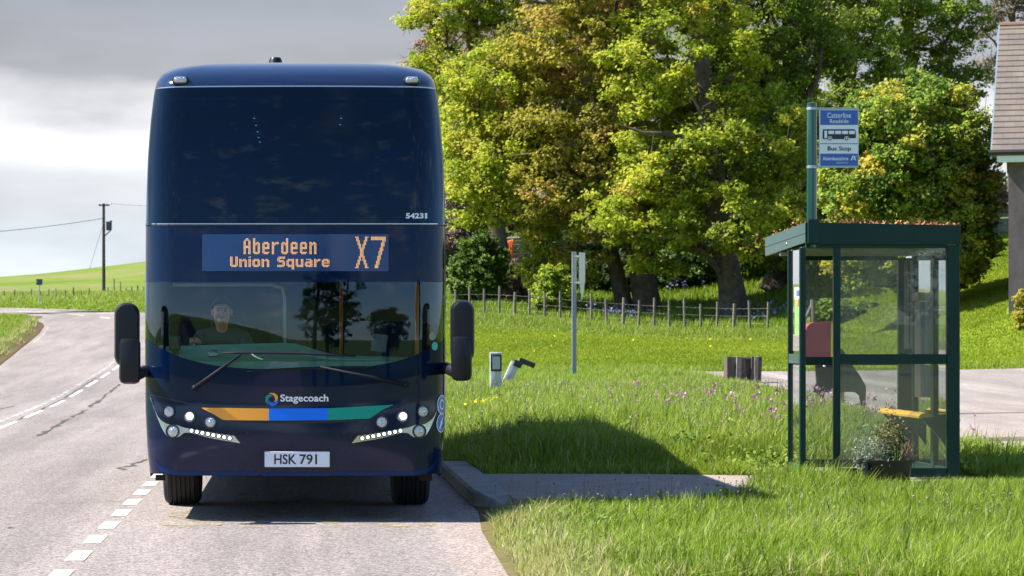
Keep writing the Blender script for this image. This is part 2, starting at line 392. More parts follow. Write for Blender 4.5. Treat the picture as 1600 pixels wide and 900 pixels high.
rc = np.concatenate([[0, .12, .25, .4, .6, .85, 1.1, 1.4], np.arange(1.8, 12, .45), np.arange(12, 40, .9), np.arange(40, 100, 5), [120, 180, 300, 600, 1500, 4000]])
nx = len(lc) + len(ic) + len(rc)
X = np.zeros((len(rows), nx)); Y = np.repeat(rows[:, None], nx, 1)
for k, y in enumerate(rows):
    l, r = edge_l(y), edge_r(y)
    X[k] = np.concatenate([l + lc, l + (r - l) * ic, r + rc])
Zg = H(X, Y)
inside = np.zeros_like(X); inside[:, len(lc):len(lc) + len(ic)] = 1
Zg -= inside * 0.07 * (1 - sst(Y, 128, 136))
Zg -= 0.05 * on_drive(X, Y)
Zg -= 0.09 * (((X > 1.75) & (X < 4.95) & (Y > slab_near(X) + .2) & (Y < 29.15)) | ((X > 4.9) & (X < 7.05) & (Y > 27.75) & (Y < 30.45)))
dr = X - edge_r(Y); dl = edge_l(Y) - X
soil = np.where((dr >= -.01) & (Y < 90), 1 - sst(dr + wob(X, Y, 3) * .1, .02, .28), 0) * .75
soil = np.maximum(soil, np.where((dl >= -.01) & (Y < 150), (1 - sst(dl + wob(X, Y, 1.2) * .5, .15, .9)), 0) * sst(Y, 30, 80))
lawn = ((Y > 81) & (Y < 113) & (X > 2)).astype(float)
lawn = np.maximum(lawn, ((Y > 81) & (Y < 135) & (X > 21.5)).astype(float))
field = sst(Y, 205, 215) * (X < 5); dim_back = (Y < -45) * .55  # field behind the camera coloured darker to dim its image in the windscreen
wood = dim_back + sst(Y + wob(X, Y, .4) * 2, 117, 121) * sst(X, 1, 4) * (1 - sst(X, 23, 26)) * (Y < 240)
ni, nj = X.shape
I = np.arange(ni * nj).reshape(ni, nj)
F = np.stack([I[:-1, :-1], I[:-1, 1:], I[1:, 1:], I[1:, :-1]], -1).reshape(-1, 4)
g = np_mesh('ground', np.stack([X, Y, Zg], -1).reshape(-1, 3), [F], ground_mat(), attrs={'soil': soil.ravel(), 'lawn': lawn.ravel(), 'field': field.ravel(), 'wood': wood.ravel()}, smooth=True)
tag(g, 'green grassy ground rising to fields and woodland', 'ground', kind='structure')

# ------------------------------------------------------------------ roads
def asphalt(name, tones, edge=(.29, .235, .20), fine=110):
    m, t, b, out = nodes_of(name); b.inputs['Roughness'].default_value = .88; b.inputs['Specular IOR Level'].default_value = .3
    geo = t.nodes.new('ShaderNodeNewGeometry')
    def nz(scale, det=6, vec=None):
        n = t.nodes.new('ShaderNodeTexNoise'); n.inputs['Scale'].default_value = scale; n.inputs['Detail'].default_value = det; n.inputs['Roughness'].default_value = .7
        t.links.new(vec or geo.outputs['Position'], n.inputs['Vector']); return n.outputs[0]
    def mixv(typ, f, a, b_):
        n = t.nodes.new('ShaderNodeMixRGB'); n.blend_type = typ
        for i, v in enumerate((f, a, b_)):
            if isinstance(v, (int, float)): n.inputs[i].default_value = v
            elif isinstance(v, tuple): n.inputs[i].default_value = (*v, 1)
            else: t.links.new(v, n.inputs[i])
        return n.outputs[0]
    r = t.nodes.new('ShaderNodeValToRGB'); e = r.color_ramp.elements
    e[0].position, e[0].color = .3, (*tones[0], 1); e[1].position, e[1].color = .7, (*tones[1], 1)
    mpn = t.nodes.new('ShaderNodeMapping'); mpn.inputs['Scale'].default_value = (1.0, .12, 1); t.links.new(geo.outputs['Position'], mpn.inputs[0])
    t.links.new(nz(.9, 6, mpn.outputs[0]), r.inputs[0])
    vo = t.nodes.new('ShaderNodeTexVoronoi'); vo.inputs['Scale'].default_value = fine; t.links.new(geo.outputs['Position'], vo.inputs['Vector'])
    rs = t.nodes.new('ShaderNodeValToRGB'); es = rs.color_ramp.elements
    es[0].position, es[0].color = 0.0, (.38, .36, .35, 1); es[1].position, es[1].color = 1.0, (1.75, 1.66, 1.6, 1)
    q = es.new(.5); q.color = (1, 1, 1, 1)
    sepc = t.nodes.new('ShaderNodeSeparateColor'); t.links.new(vo.outputs['Color'], sepc.inputs[0]); t.links.new(sepc.outputs[0], rs.inputs[0])
    c = mixv('MULTIPLY', 1.0, r.outputs[0], rs.outputs[0])
    # tyre-dark bands and pale scuffs run along the road
    rb = t.nodes.new('ShaderNodeValToRGB'); rb.color_ramp.elements[0].position = .35; rb.color_ramp.elements[0].color = (.78, .78, .80, 1); rb.color_ramp.elements[1].position = .62; rb.color_ramp.elements[1].color = (1.06, 1.05, 1.04, 1)
    mp2 = t.nodes.new('ShaderNodeMapping'); mp2.inputs['Scale'].default_value = (.75, .025, 1); t.links.new(geo.outputs['Position'], mp2.inputs[0]); t.links.new(nz(1.3, 3, mp2.outputs[0]), rb.inputs[0])
    c = mixv('MULTIPLY', 1.0, c, rb.outputs[0])
    # small dark spots
    sp = t.nodes.new('ShaderNodeMapRange'); sp.inputs[1].default_value = .70; sp.inputs[2].default_value = .76; t.links.new(nz(7, 3), sp.inputs[0])
    c = mixv('MIX', mixv('MULTIPLY', 1.0, sp.outputs[0], (.5, .5, .5)), c, (.05, .045, .04))
    a = t.nodes.new('ShaderNodeAttribute'); a.attribute_name = 'edge'
    ec = mixv('MULTIPLY', 1.0, rs.outputs[0], edge)
    c = mixv('MIX', a.outputs['Fac'], c, ec)
    t.links.new(c, b.inputs['Base Color'])
    bp = t.nodes.new('ShaderNodeBump'); bp.inputs['Strength'].default_value = .7; bp.inputs['Distance'].default_value = .006
    t.links.new(sepc.outputs[1], bp.inputs['Height']); t.links.new(bp.outputs[0], b.inputs['Normal'])
    return m
M_road = asphalt('old_asphalt', ((.19, .167, .154), (.275, .246, .228)), fine=62)
M_drive = asphalt('drive_asphalt', ((.20, .175, .155), (.34, .30, .268)), fine=70)
def resample(poly, n):
    P = np.array(poly, float); d = np.concatenate([[0], np.cumsum(np.linalg.norm(np.diff(P, axis=0), axis=1))]); s = np.linspace(0, d[-1], n)
    return np.stack([np.interp(s, d, P[:, 0]), np.interp(s, d, P[:, 1])], 1)
def smooth_poly(P, it=3):
    P = np.array(P, float)
    for _ in range(it):
        Q = np.empty((2 * len(P), 2)); Q[0::2] = np.vstack([P[:1], .75 * P[:-1] + .25 * P[1:]]); Q[1::2] = np.vstack([.75 * P[1:] + .25 * P[:-1], P[-1:]])
        P = Q
    return P
ysr = np.concatenate([np.arange(-120, 15, 5), np.arange(15, 60, .5), np.arange(60, 132, 1.5)])
VL = [(float(edge_l(y)), y) for y in ysr]; VR = [(float(edge_r(y)), y) for y in ysr]
inner = resample(smooth_poly([(-11.9, 132), (-12.6, 138), (-13.6, 143), (-16.2, 152), (-25, 160), (-60, 172), (-150, 190)]), 60)
outer = resample(smooth_poly([(-3.6, 132), (-4.6, 140), (-6.2, 147), (-9.3, 155), (-13.4, 161), (-18, 166), (-30, 172), (-62, 183), (-150, 202)]), 60)
VL += [tuple(p) for p in inner[1:]]; VR += [tuple(p) for p in outer[1:]]
VL = np.array(VL); VR = np.array(VR)
ct = np.concatenate([[0, .01, .03], np.linspace(.08, .92, 22), [.945, .965, .98, .99, 1.0]])
P = VL[:, None, :] * (1 - ct)[None, :, None] + VR[:, None, :] * ct[None, :, None]
zr = base_h(P[..., 0], P[..., 1]) + .035 * sst(P[..., 1], 126, 134)
wd = np.linalg.norm(VR - VL, axis=1)[:, None]
dR = (1 - ct)[None, :] * wd + wob(P[..., 0], P[..., 1], 2.2) * .12
ed = (1 - sst(dR, .05, .42)) * .8 * (P[..., 1] < 130)
dL = ct[None, :] * wd; ed = np.maximum(ed, (1 - sst(dL, 0, .3)) * .6)
ni, nj = zr.shape; I = np.arange(ni * nj).reshape(ni, nj); F = np.stack([I[:-1, :-1], I[:-1, 1:], I[1:, 1:], I[1:, :-1]], -1).reshape(-1, 4)
o = np_mesh('road', np.concatenate([P, zr[..., None]], -1).reshape(-1, 3), [F], M_road, attrs={'edge': ed.ravel()}, smooth=True)
tag(o, 'pale grey country road bending left uphill', 'road', kind='structure')

yd = np.arange(31.5, 80.6, .7); cd = np.concatenate([[0, .15, .4, .8], np.linspace(1.4, 60, 60)])
Xd = edge_d(yd)[:, None] + cd[None, :] + wob(yd, yd * .3, 1.3)[:, None] * .18 * (cd < .1)[None, :]; Yd = np.repeat(yd[:, None], len(cd), 1)
Zd = H(Xd, Yd) + .015
ni, nj = Zd.shape; I = np.arange(ni * nj).reshape(ni, nj); F = np.stack([I[:-1, :-1], I[:-1, 1:], I[1:, 1:], I[1:, :-1]], -1).reshape(-1, 4)
ed = np.maximum((1 - sst(cd, 0, .6))[None, :] * np.ones_like(Zd), .55 * (wob(Xd, Yd, .5) > .1) * (1 - sst(Yd, 45, 60)))
o = np_mesh('side_road', np.stack([Xd, Yd, Zd], -1).reshape(-1, 3), [F], M_drive, attrs={'edge': ed.ravel()}, smooth=True)
tag(o, 'worn pale tarmac side road behind the bus shelter', 'side road', kind='structure')

def strip_on(path, w, zoff, hf=base_h, jitter=0.0):
    """flat strip that follows the ground along a path (list of x,y)"""
    P = np.array(path, float); T = np.gradient(P, axis=0); T /= np.linalg.norm(T, axis=1)[:, None]; N = np.stack([-T[:, 1], T[:, 0]], 1)
    ww = (np.full(len(P), w) if not hasattr(w, '__len__') else np.array(w)) * (1 + jitter * rng.uniform(-1, 1, len(P)))
    A = P + N * ww[:, None] / 2; B = P - N * ww[:, None] / 2
    V = []; 
    for a, b_ in zip(A, B): V += [(a[0], a[1], float(hf(a[0], a[1])) + zoff), (b_[0], b_[1], float(hf(b_[0], b_[1])) + zoff)]
    return V, [(2 * i, 2 * i + 1, 2 * i + 3, 2 * i + 2) for i in range(len(P) - 1)]
def paint_mat(name, col, wear=.42, scale=9.0):
    m = bpy.data.materials.new(name); m.use_nodes = True; t = m.node_tree; t.nodes.clear()
    out = t.nodes.new('ShaderNodeOutputMaterial'); d = t.nodes.new('ShaderNodeBsdfPrincipled'); d.inputs['Base Color'].default_value = (*col, 1); d.inputs['Roughness'].default_value = .7
    tr = t.nodes.new('ShaderNodeBsdfTransparent'); geo = t.nodes.new('ShaderNodeNewGeometry')
    n = t.nodes.new('ShaderNodeTexNoise'); n.inputs['Scale'].default_value = scale; n.inputs['Detail'].default_value = 10; n.inputs['Roughness'].default_value = .75; t.links.new(geo.outputs['Position'], n.inputs['Vector'])
    mr = t.nodes.new('ShaderNodeMapRange'); mr.inputs[1].default_value = wear - .05; mr.inputs[2].default_value = wear + .05; t.links.new(n.outputs[0], mr.inputs[0])
    mx = t.nodes.new('ShaderNodeMixShader'); t.links.new(mr.outputs[0], mx.inputs[0]); t.links.new(tr.outputs[0], mx.inputs[1]); t.links.new(d.outputs[0], mx.inputs[2]); t.links.new(mx.outputs[0], out.inputs[0])
    return m
M_white = paint_mat('white_road_paint', (.74, .73, .70), .40, 16)
M_whitew = paint_mat('worn_white_road_paint', (.66, .64, .61), .53, 5)
M_yel = paint_mat('faded_yellow_road_paint', (.34, .27, .15), .535, 3.0)
mb = MB()
# broken edge line of the stopping bay, slightly skewed dashes
p = 1.62
z0 = 19.95
for k in range(-2, 22):
    yc = z0 + p * k
    V, F = strip_on([(-1.55, yc - .43), (-1.55, yc), (-1.55, yc + .43)], .135, .005); mb.add(V, F)
o = mb.build('bay_line', M_white, recalc=False); tag(o, 'broken white line along the edge of the bus bay', 'road marking', kind='structure')
mb = MB()
cl = lambda y: np.interp(y, [0, 48, 85, 100, 118, 133, 140, 147, 153, 158, 162], [-4.95, -5.12, -5.55, -6.0, -6.9, -8.0, -9.1, -10.9, -13.5, -17.5, -23])
ysc = np.arange(15, 92, 1.0)
V, F = strip_on([(cl(y) - .15, y) for y in ysc], .10, .005); mb.add(V, F)
o = mb.build('centre_line', M_whitew, recalc=False); tag(o, 'worn solid white line along the road centre', 'road marking', kind='structure')
mb = MB()
for y in np.arange(16, 160, 6.0):
    seg = np.linspace(y, y + (4.0 if y < 118 else 2.6), 6)
    V, F = strip_on([(cl(q) + .14, q) for q in seg], .09 if y < 110 else .15, .006 if y < 120 else .045); mb.add(V, F)
o = mb.build('centre_dashes', M_white, recalc=False); tag(o, 'broken white line beside the road centre line', 'road marking', kind='structure')
mb = MB()
for yy in (-1, 1):
    pass
V, F = strip_on([(edge_l(y) + .22, y) for y in np.arange(108, 132, 1.0)], .08, .012); mb.add(V, F)
o = mb.build('edge_line', M_whitew, recalc=False); tag(o, 'worn white line along the inside edge of the bend', 'road marking', kind='structure')
# faded yellow words painted in the bay, read by an approaching driver
mb = MB()
put_text(mb, 'BUS', 1.15, -1.15, 25.1, 22.85, lambda a, b: (a, b, .005), bold=.01, spacing=1.1)
put_text(mb, 'STOP', 1.2, -1.2, 28.6, 26.2, lambda a, b: (a, b, .005), bold=.01, spacing=1.1)
o = mb.build('bay_lettering', M_yel, recalc=False); tag(o, 'faded yellow BUS STOP lettering painted in the bay', 'road marking', kind='structure')
# cracks
M_crack = pbr('crack_tar', (.055, .048, .043), .95)
mb = MB()
def crack(p0, p1, n, amp, w, breaks=.2):
    pts = [(p0[0] + (p1[0] - p0[0]) * i / n + random.uniform(-amp, amp), p0[1] + (p1[1] - p0[1]) * i / n) for i in range(n + 1)]
    i = 0
    while i < n - 1:
        if random.random() < breaks: i += 1; continue
        k = min(n, i + random.randint(2, 5))
        seg = pts[i:k + 1]
        if len(seg) >= 2:
            ww = [w * random.uniform(.3, 1.3) for _ in seg]; ww[0] = ww[-1] = w * .15
            V, F = strip_on(seg, ww, .0045); mb.add(V, F)
        i = k
def G(x, y, Zf=None):      # ground point seen at photo pixel x,y (road level)
    Z = 60.0
    for _ in range(40):
        z = float(base_h((x - CX) * Z / FPX, Z)); Z = .5 * Z + .5 * (CAMH - z) * FPX / max(y - CY, 3)
    return ((x - CX) * Z / FPX, Z)
crack(G(60, 682), G(187, 600), 44, .05, .10, .12)
crack(G(0, 668), G(150, 590), 60, .03, .05, .15)
crack(G(80, 788), G(190, 784), 26, .04, .022, .1)
crack(G(185, 735), G(232, 716), 14, .06, .07, .3)
crack(G(0, 829), G(30, 822), 8, .02, .05, .4)
crack(G(0, 640), G(22, 634), 8, .05, .06, .2)
o = mb.build('road_cracks', M_crack, recalc=False); tag(o, 'dark cracks in the road surface', 'road cracks', kind='structure')
M_patch = asphalt('patch_asphalt', ((.10, .085, .075), (.15, .13, .115)), fine=70)
mb = MB()
Hd = lambda x, y: H(x, y) + .015
V, F = strip_on([(9.2 + .5 * i, 40.2 + .1 * i) for i in range(18)], [.2, .7, 1.1, 1.4, 1.5, 1.6, 1.6, 1.5, 1.6, 1.5, 1.5, 1.6, 1.5, 1.4, 1.5, 1.2, .8, .3], .006, Hd); mb.add(V, F)
V, F = strip_on([(11.2 + i, 51.5 + .35 * i) for i in range(14)], [.15] + [.26] * 12 + [.1], .006, Hd, .6); mb.add(V, F)
o = mb.build('tarmac_patch', M_patch, recalc=False); tag(o, 'darker tarmac patches on the side road', 'tarmac patch', kind='structure')

# kerb and paved stopping place
M_kerb = pbr('kerb_concrete', (.27, .245, .215), .9, var=.25, vscale=5, bump=.5, bscale=60)
M_slab = pbr('slab_concrete', (.285, .235, .198), .92, var=.18, vscale=3, bump=.6, bscale=90)
mb = MB()
ks = np.linspace(0, 1, 16); ky = 24.75 + ks * 7.2
for i in range(len(ky) - 1):
    if abs((i % 3)) == 2: pass
def kerb_sec(y):
    h = .135 * sst(y, 24.6, 25.7) + .004; x0 = 1.60 + .30 * (1 - sst(y, 24.5, 25.9))
    return [(x0, y, -.05), (x0 + .01, y, h - .025), (x0 + .035, y, h), (x0 + .31, y, h + .004), (x0 + .31, y, -.05)]
V = []; F = []
for y in ky: V += kerb_sec(y)
for i in range(len(ky) - 1):
    for k in range(4): a = i * 5 + k; F.append((a, a + 1, a + 6, a + 5))
F += [(0, 1, 2, 3, 4), tuple(len(V) - 5 + k for k in (4, 3, 2, 1, 0))]
mb.add(V, F)
o = mb.build('kerb', M_kerb, smooth=R(40)); tag(o, 'raised concrete kerb at the edge of the bus bay', 'kerb', kind='structure')
mb = MB()
xs = np.linspace(1.915, 5.0, 14); 
n = 14; V = []; F = []
for i, x in enumerate(xs):
    far = 29.35 - .10 * sst(x, 3.2, 4.6) + .02 * math.sin(x * 9); near = slab_near(x)
    V += [(x, near, .118 - .01 * sst(x, 3.5, 5)), (x, far, .125 - .01 * sst(x, 3.5, 5))]
for i in range(n - 1): F.append((2 * i, 2 * i + 2, 2 * i + 3, 2 * i + 1))
m_ = len(V); V += [(a, b, c - .15) for a, b, c in V]; F += [(2 * i + m_, 2 * i + 1 + m_, 2 * i + 3 + m_, 2 * i + 2 + m_) for i in range(n - 1)]
F += [(2 * i, 2 * i + m_, 2 * i + 2 + m_, 2 * i + 2) for i in range(n - 1)] + [(2 * i + 1, 2 * i + 3, 2 * i + 3 + m_, 2 * i + 1 + m_) for i in range(n - 1)] + [(0, 1, 1 + m_, m_)]
mb.add(V, F)
o = mb.build('pavement', M_slab); tag(o, 'grey concrete standing area between kerb and shelter', 'pavement', kind='structure')
mb = MB(); mb.box((5.80, 29.12, .07), (1.75, 2.75, .13), bev=.01)
o = mb.build('shelter_floor', M_slab); tag(o, 'concrete base under the bus shelter', 'floor', kind='structure')
# ------------------------------------------------------------------ the bus
BX, BY = -0.018, 23.62
M_navy = pbr('navy_paint', (.0026, .0085, .036), .10, coat=0.0, spec=.36)
M_navy2 = pbr('navy_paint_roof', (.005, .014, .045), .10, coat=1.0)
M_black = pbr('black_plastic', (.012, .012, .014), .38, bump=.08, bscale=300)
M_mirror_shell = pbr('mirror_shell', (.007, .008, .012), .38, spec=.3)
M_rubber = pbr('tyre_rubber', (.022, .021, .021), .85, var=.25, vscale=8)
M_seam = pbr('seam_black', (.003, .003, .004), .5)
M_gloss = pbr('black_glass_band', (.0014, .009, .036), .03, coat=0.0, spec=.22)
M_wind = glass('windscreen_glass', (.78, .88, .86), refl=1.4, ior=1.5, gcol=(.74, .88, 1.06))
M_upper = glass('upper_screen_glass', (.05, .13, .32), refl=1.7, ior=1.33, gcol=(.52, .76, 1.0))
M_side = glass('side_window_glass', (.10, .12, .14), refl=1.5)
M_cab = glass('cab_window_glass', (.75, .8, .8), refl=1.4)
M_chrome = pbr('bright_trim', (.55, .54, .50), .22, metal=1.0, bump=.05, bscale=60)
M_lens = pbr('lamp_lens', (.50, .52, .53), .12, metal=.75, bump=.9, bscale=110, coat=1.0)
M_bezel = pbr('lamp_bezel', (.008, .008, .009), .3)
M_lit = pbr('lit_lamp', (.9, .9, .9), .2, emit=(1, .97, .92), estr=1.5)
M_drl = pbr('lit_daylamp', (.9, .9, .9), .2, emit=(1, .97, .93), estr=.9)
M_or = pbr('orange_vinyl', (.86, .36, .04), .4, spec=.3)
M_bl = pbr('blue_vinyl', (.002, .17, .80), .4, spec=.3)
M_gr = pbr('green_vinyl', (.002, .29, .20), .4, spec=.3)
M_wh = pbr('white_vinyl', (.80, .80, .80), .35)
M_plate = pbr('number_plate_white', (.72, .74, .78), .3)
M_char = pbr('plate_black', (.01, .01, .012), .4)
M_led = pbr('amber_led', (.5, .25, .08), .4, emit=(1.0, .52, .18), estr=.50)
M_dispbg = pbr('display_screen', (.010, .042, .135), .08)

WZ = [(.30, 1.228), (.40, 1.240), (.6, 1.262), (.95, 1.277), (1.6, 1.280), (2.5, 1.278), (2.8, 1.274), (3.1, 1.264), (3.4, 1.242), (3.6, 1.220), (3.66, 1.212), (3.74, 1.195), (3.80, 1.165), (3.86, 1.10), (3.905, .95), (3.928, .65), (3.938, .25)]
_wz = [a for a, b in WZ]; _ww = [b for a, b in WZ]
def bw(z): return float(np.interp(z, _wz, _ww))
def by0(z):
    y = .048 * max(0.0, min(z, 3.66) - 1.5) ** 2
    if z > 3.66: t = min(1, (z - 3.66) / .279); y += .75 * (1 - math.sqrt(max(0, 1 - t * t)))
    if z < .95: y += .10 * (.95 - z) ** 2 - .02 * math.exp(-((z - .62) / .25) ** 2)
    return y
def bus_y(x, z):
    w = bw(z); r = min(.26, w * .6); a = abs(x)
    y = by0(z) + .115 * (min(a, w) / 1.28) ** 2
    if a > w - r:
        t = min(1.0, (a - (w - r)) / r); y += r * .95 * (1 - math.sqrt(max(0, 1 - t * t)))
    return y
def bus_p(x, z, off=0.0):
    """point on the front, pushed out by off along the surface normal"""
    y = bus_y(x, z)
    if off:
        e = .006; w = bw(z)
        xa, xb = max(-w, x - e), min(w, x + e)
        dx = (bus_y(xb, z) - bus_y(xa, z)) / max(1e-6, xb - xa); dz = (bus_y(x, z + e) - bus_y(x, z - e)) / (2 * e)
        dx = max(-3, min(3, dx))
        n = Vector((dx, -1, dz)).normalized()
        return Vector((BX + x + n.x * off, BY + y + n.y * off, z + n.z * off))
    return Vector((BX + x, BY + y, z))
def FX(pxx, pyy):
    """where on the front the photo's pixel falls: local (x, z)"""
    y = 0.05
    for _ in range(6):
        Z = BY + y; x = (pxx - CX) * Z / FPX - BX; z = CAMH - (pyy - CY) * Z / FPX
        x = max(-bw(z), min(bw(z), x)); y = bus_y(x, z)
    return x, z
bus = thing('double_decker_bus', 'dark navy double-decker bus with orange blue and green stripe, stopped in the bay', 'bus', (BX, BY, 0))
XF = [math.sin(t * math.pi / 2) for t in np.linspace(-1, 1, 57)]
def front_strip(name, zlo, zhi, rows, mat, off=0.0, smooth=True, xr=(-1, 1), parent=None):
    mb = MB(); xs = [x for x in XF if xr[0] - 1e-6 <= x <= xr[1] + 1e-6]; V = []; F = []
    for k in range(rows + 1):
        for xn in xs:
            lo = zlo(xn) if callable(zlo) else zlo; hi = zhi(xn) if callable(zhi) else zhi
            z = lo + (hi - lo) * k / rows; V.append(bus_p(xn * bw(z), z, off))
    m = len(xs)
    for k in range(rows):
        for i in range(m - 1): a = k * m + i; F.append((a, a + 1, a + m + 1, a + m))
    mb.add(V, F); return mb.build(name, mat, parent or bus, smooth=smooth, recalc=False)
LEN = 12.9
zb = lambda xn: 1.135 + .185 * abs(xn) ** 3
front_strip('front_panel', .395, zb, 16, M_navy)
front_strip('windscreen', zb, 2.033, 14, M_wind)
front_strip('destination_band', 2.033, 2.494, 8, M_gloss)
front_strip('upper_windscreen', 2.502, 3.674, 18, M_upper)
# sides: painted below, between and above two window bands
def side_strip(name, z0, z1, rows, mat, y0=None, y1=LEN, sides=(-1, 1), inset=0.0):
    for s in sides:
        V = []; F = []; ys = None
        for k in range(rows + 1):
            z = z0 + (z1 - z0) * k / rows; w = bw(z); ya = bus_y(w, z) if y0 is None else y0
            ys = np.linspace(ya, y1, 12)
            V += [(BX + s * (w - inset), BY + y, z) for y in ys]
        m = len(ys)
        for k in range(rows):
            for i in range(m - 1): a = k * m + i; F.append((a, a + 1, a + m + 1, a + m))
        mb = MB().add(V, F); mb.build(name, mat, bus, smooth=True)
side_strip('side_panel', .36, 1.25, 6, M_navy)
side_strip('side_panel', 2.05, 2.75, 4, M_navy)
side_strip('cab_window', 1.25, 2.05, 4, M_cab, y1=2.0)
side_strip('side_window', 1.25, 2.05, 4, M_side, y0=2.0)
side_strip('side_window', 2.75, 3.45, 4, M_side)
side_strip('side_panel', 3.45, 3.674, 2, M_navy)
# roof: brow over the upper screen, domed cross-section running back
mb = MB(); zs_ = [3.674, 3.69, 3.71, 3.74, 3.77, 3.80, 3.83, 3.86, 3.885, 3.905, 3.92, 3.928, 3.934, 3.938]
V = []; F = []; rowl = None
for z in zs_:
    w = bw(z); row = [(BX - w, BY + LEN, z)] + [(BX - w, BY + y, z) for y in (9.5, 6, 3, 1.6)]
    row += [bus_p(xn * w, z) for xn in XF]
    row += [(BX + w, BY + y, z) for y in (1.6, 3, 6, 9.5)] + [(BX + w, BY + LEN, z)]
    V += row; rowl = len(row)
for k in range(len(zs_) - 1):
    for i in range(rowl - 1): a = k * rowl + i; F.append((a, a + 1, a + rowl + 1, a + rowl))
F.append(tuple(range((len(zs_) - 1) * rowl, len(zs_) * rowl)))
mb.add(V, F); roof = mb.build('roof', M_navy2, bus, smooth=R(50), recalc=False)
# rear
mb = MB(); zz = [.36] + list(np.linspace(.4, 3.66, 12)) + zs_[1:]
pts = [(BX - bw(z), BY + LEN, z) for z in zz] + [(BX + bw(z), BY + LEN, z) for z in reversed(zz)]
mb.add(pts, [tuple(range(len(pts)))]); mb.build('rear_panel', M_navy, bus)
# underside and chassis pieces seen below the bumper
M_under = pbr('underside', (.02, .018, .016), .8, var=.4, vscale=9)
mb = MB(); mb.box((BX, BY + 6.6, .46), (2.36, 12.3, .05)); mb.box((BX, BY + 2.45, .42), (1.5, .16, .14)); mb.box((BX - .1, BY + .9, .40), (1.9, .10, .05)); mb.box((BX + .2, BY + .45, .385), (1.7, .25, .035)); mb.box((BX, BY + 9.8, .42), (1.6, .3, .2))
mb.box((BX - 1.16, BY + .55, .345), (.08, .10, .045)); mb.box((BX + 1.12, BY + .55, .35), (.10, .10, .06))
mb.build('underside', M_under, bus)
# seams and trim lines
def line_strip(mb, pts, w, off, vertical=True):
    """ribbon of width w following points given in photo pixels"""
    Q = [FX(*p) for p in pts]; V = []
    for i, (x, z) in enumerate(Q):
        a = Q[max(0, i - 1)]; b = Q[min(len(Q) - 1, i + 1)]
        d = Vector((b[0] - a[0], b[1] - a[1])).normalized(); n = Vector((-d.y, d.x)) * (w / 2)
        for sgn in (1, -1):
            zz_ = z + sgn * n.y; ww = bw(zz_); V.append(bus_p(max(-ww, min(ww, x + sgn * n.x)), zz_, off))
    mb.add(V, [(2 * i, 2 * i + 1, 2 * i + 3, 2 * i + 2) for i in range(len(Q) - 1)])
def curve_pts(P, n=24):
    """smooth curve through pixel points (Catmull-Rom)"""
    P = [Vector(p) for p in P]; out = []
    for i in range(len(P) - 1):
        p0 = P[max(0, i - 1)]; p1 = P[i]; p2 = P[i + 1]; p3 = P[min(len(P) - 1, i + 2)]
        k = max(2, n // (len(P) - 1))
        for j in range(k):
            t = j / k
            out.append(.5 * ((2 * p1) + (p2 - p0) * t + (2 * p0 - 5 * p1 + 4 * p2 - p3) * t * t + (3 * p1 - p0 - 3 * p2 + p3) * t ** 3))
    out.append(P[-1]); return [tuple(p) for p in out]
mir = lambda P: [(925 - x, y) for x, y in P]
mb = MB()
seamL = curve_pts([(224, 615), (262, 623), (305, 634), (335, 646), (355, 664), (378, 697), (404, 738)], 30)
line_strip(mb, seamL, .012, .002); mb.build('panel_gap', M_seam, bus, recalc=False)
mb = MB(); line_strip(mb, mir(seamL), .012, .002); mb.build('panel_gap', M_seam, bus, recalc=False)
mb = MB()
line_strip(mb, curve_pts([(341, 653.5), (400, 658.8), (462, 659.5), (530, 658), (584, 652)], 24), .022, .0022); mb.build('panel_gap', M_seam, bus, recalc=False)
mb = MB()
line_strip(mb, curve_pts([(372, 696), (420, 697.5), (505, 697.5), (553, 696)], 16), .008, .002); mb.build('panel_gap', M_seam, bus, recalc=False)
mb = MB()
line_strip(mb, [(x, 351.2) for x in range(226, 700, 12)], .016, .002)
mb.build('panel_gap', M_seam, bus, recalc=False)
mb = MB(); line_strip(mb, [(x, 349.8) for x in range(226, 700, 12)], .007, .003); mb.build('trim_strip', M_chrome, bus, recalc=False)
mb = MB()
pt_ = [bus_p(xn * bw(zq), zq, .004) for zq in (3.670, 3.680) for xn in XF[3:-3]]; nq = len(XF) - 6; mb.add(pt_, [(i, i + 1, nq + i + 1, nq + i) for i in range(nq - 1)]); mb.build('trim_strip', M_chrome, bus, recalc=False)
# black lower edge printed on the windscreen
front_strip('windscreen_border', zb, lambda xn: zb(xn) + .20 - .075 * (1 - abs(xn) ** 4) + .02, 3, M_gloss, off=.0015)
front_strip('windscreen_border', 2.015, 2.034, 1, M_gloss, off=.0015)
# bluish bumper corner scoops: shallow relief
def ribbon(name, top, bot, mat, off=.003, parent=None):
    V = []; 
    for (a, b) in zip(top, bot):
        xa, za = FX(*a); xb, zb_ = FX(*b); V += [bus_p(xa, za, off), bus_p(xb, zb_, off)]
    return MB().add(V, [(2 * i, 2 * i + 1, 2 * i + 3, 2 * i + 2) for i in range(len(top) - 1)]).build(name, mat, parent or bus, recalc=False)
M_navy3 = pbr('bumper_blue', (.003, .024, .10), .25, spec=.2)
top = curve_pts([(243, 716), (250, 727), (268, 733.5), (300, 736.5), (404, 737)], 24); bot = curve_pts([(244, 721), (252, 735), (268, 741), (300, 743), (404, 743)], 24)
ribbon('bumper_scoop', top, bot, M_navy3); ribbon('bumper_scoop', mir(top), mir(bot), M_navy3)
top = [(x, 738) for x in range(408, 520, 10)]; bot = [(x, 743.5) for x in range(408, 520, 10)]
ribbon('bumper_scoop', top, bot, M_navy3)
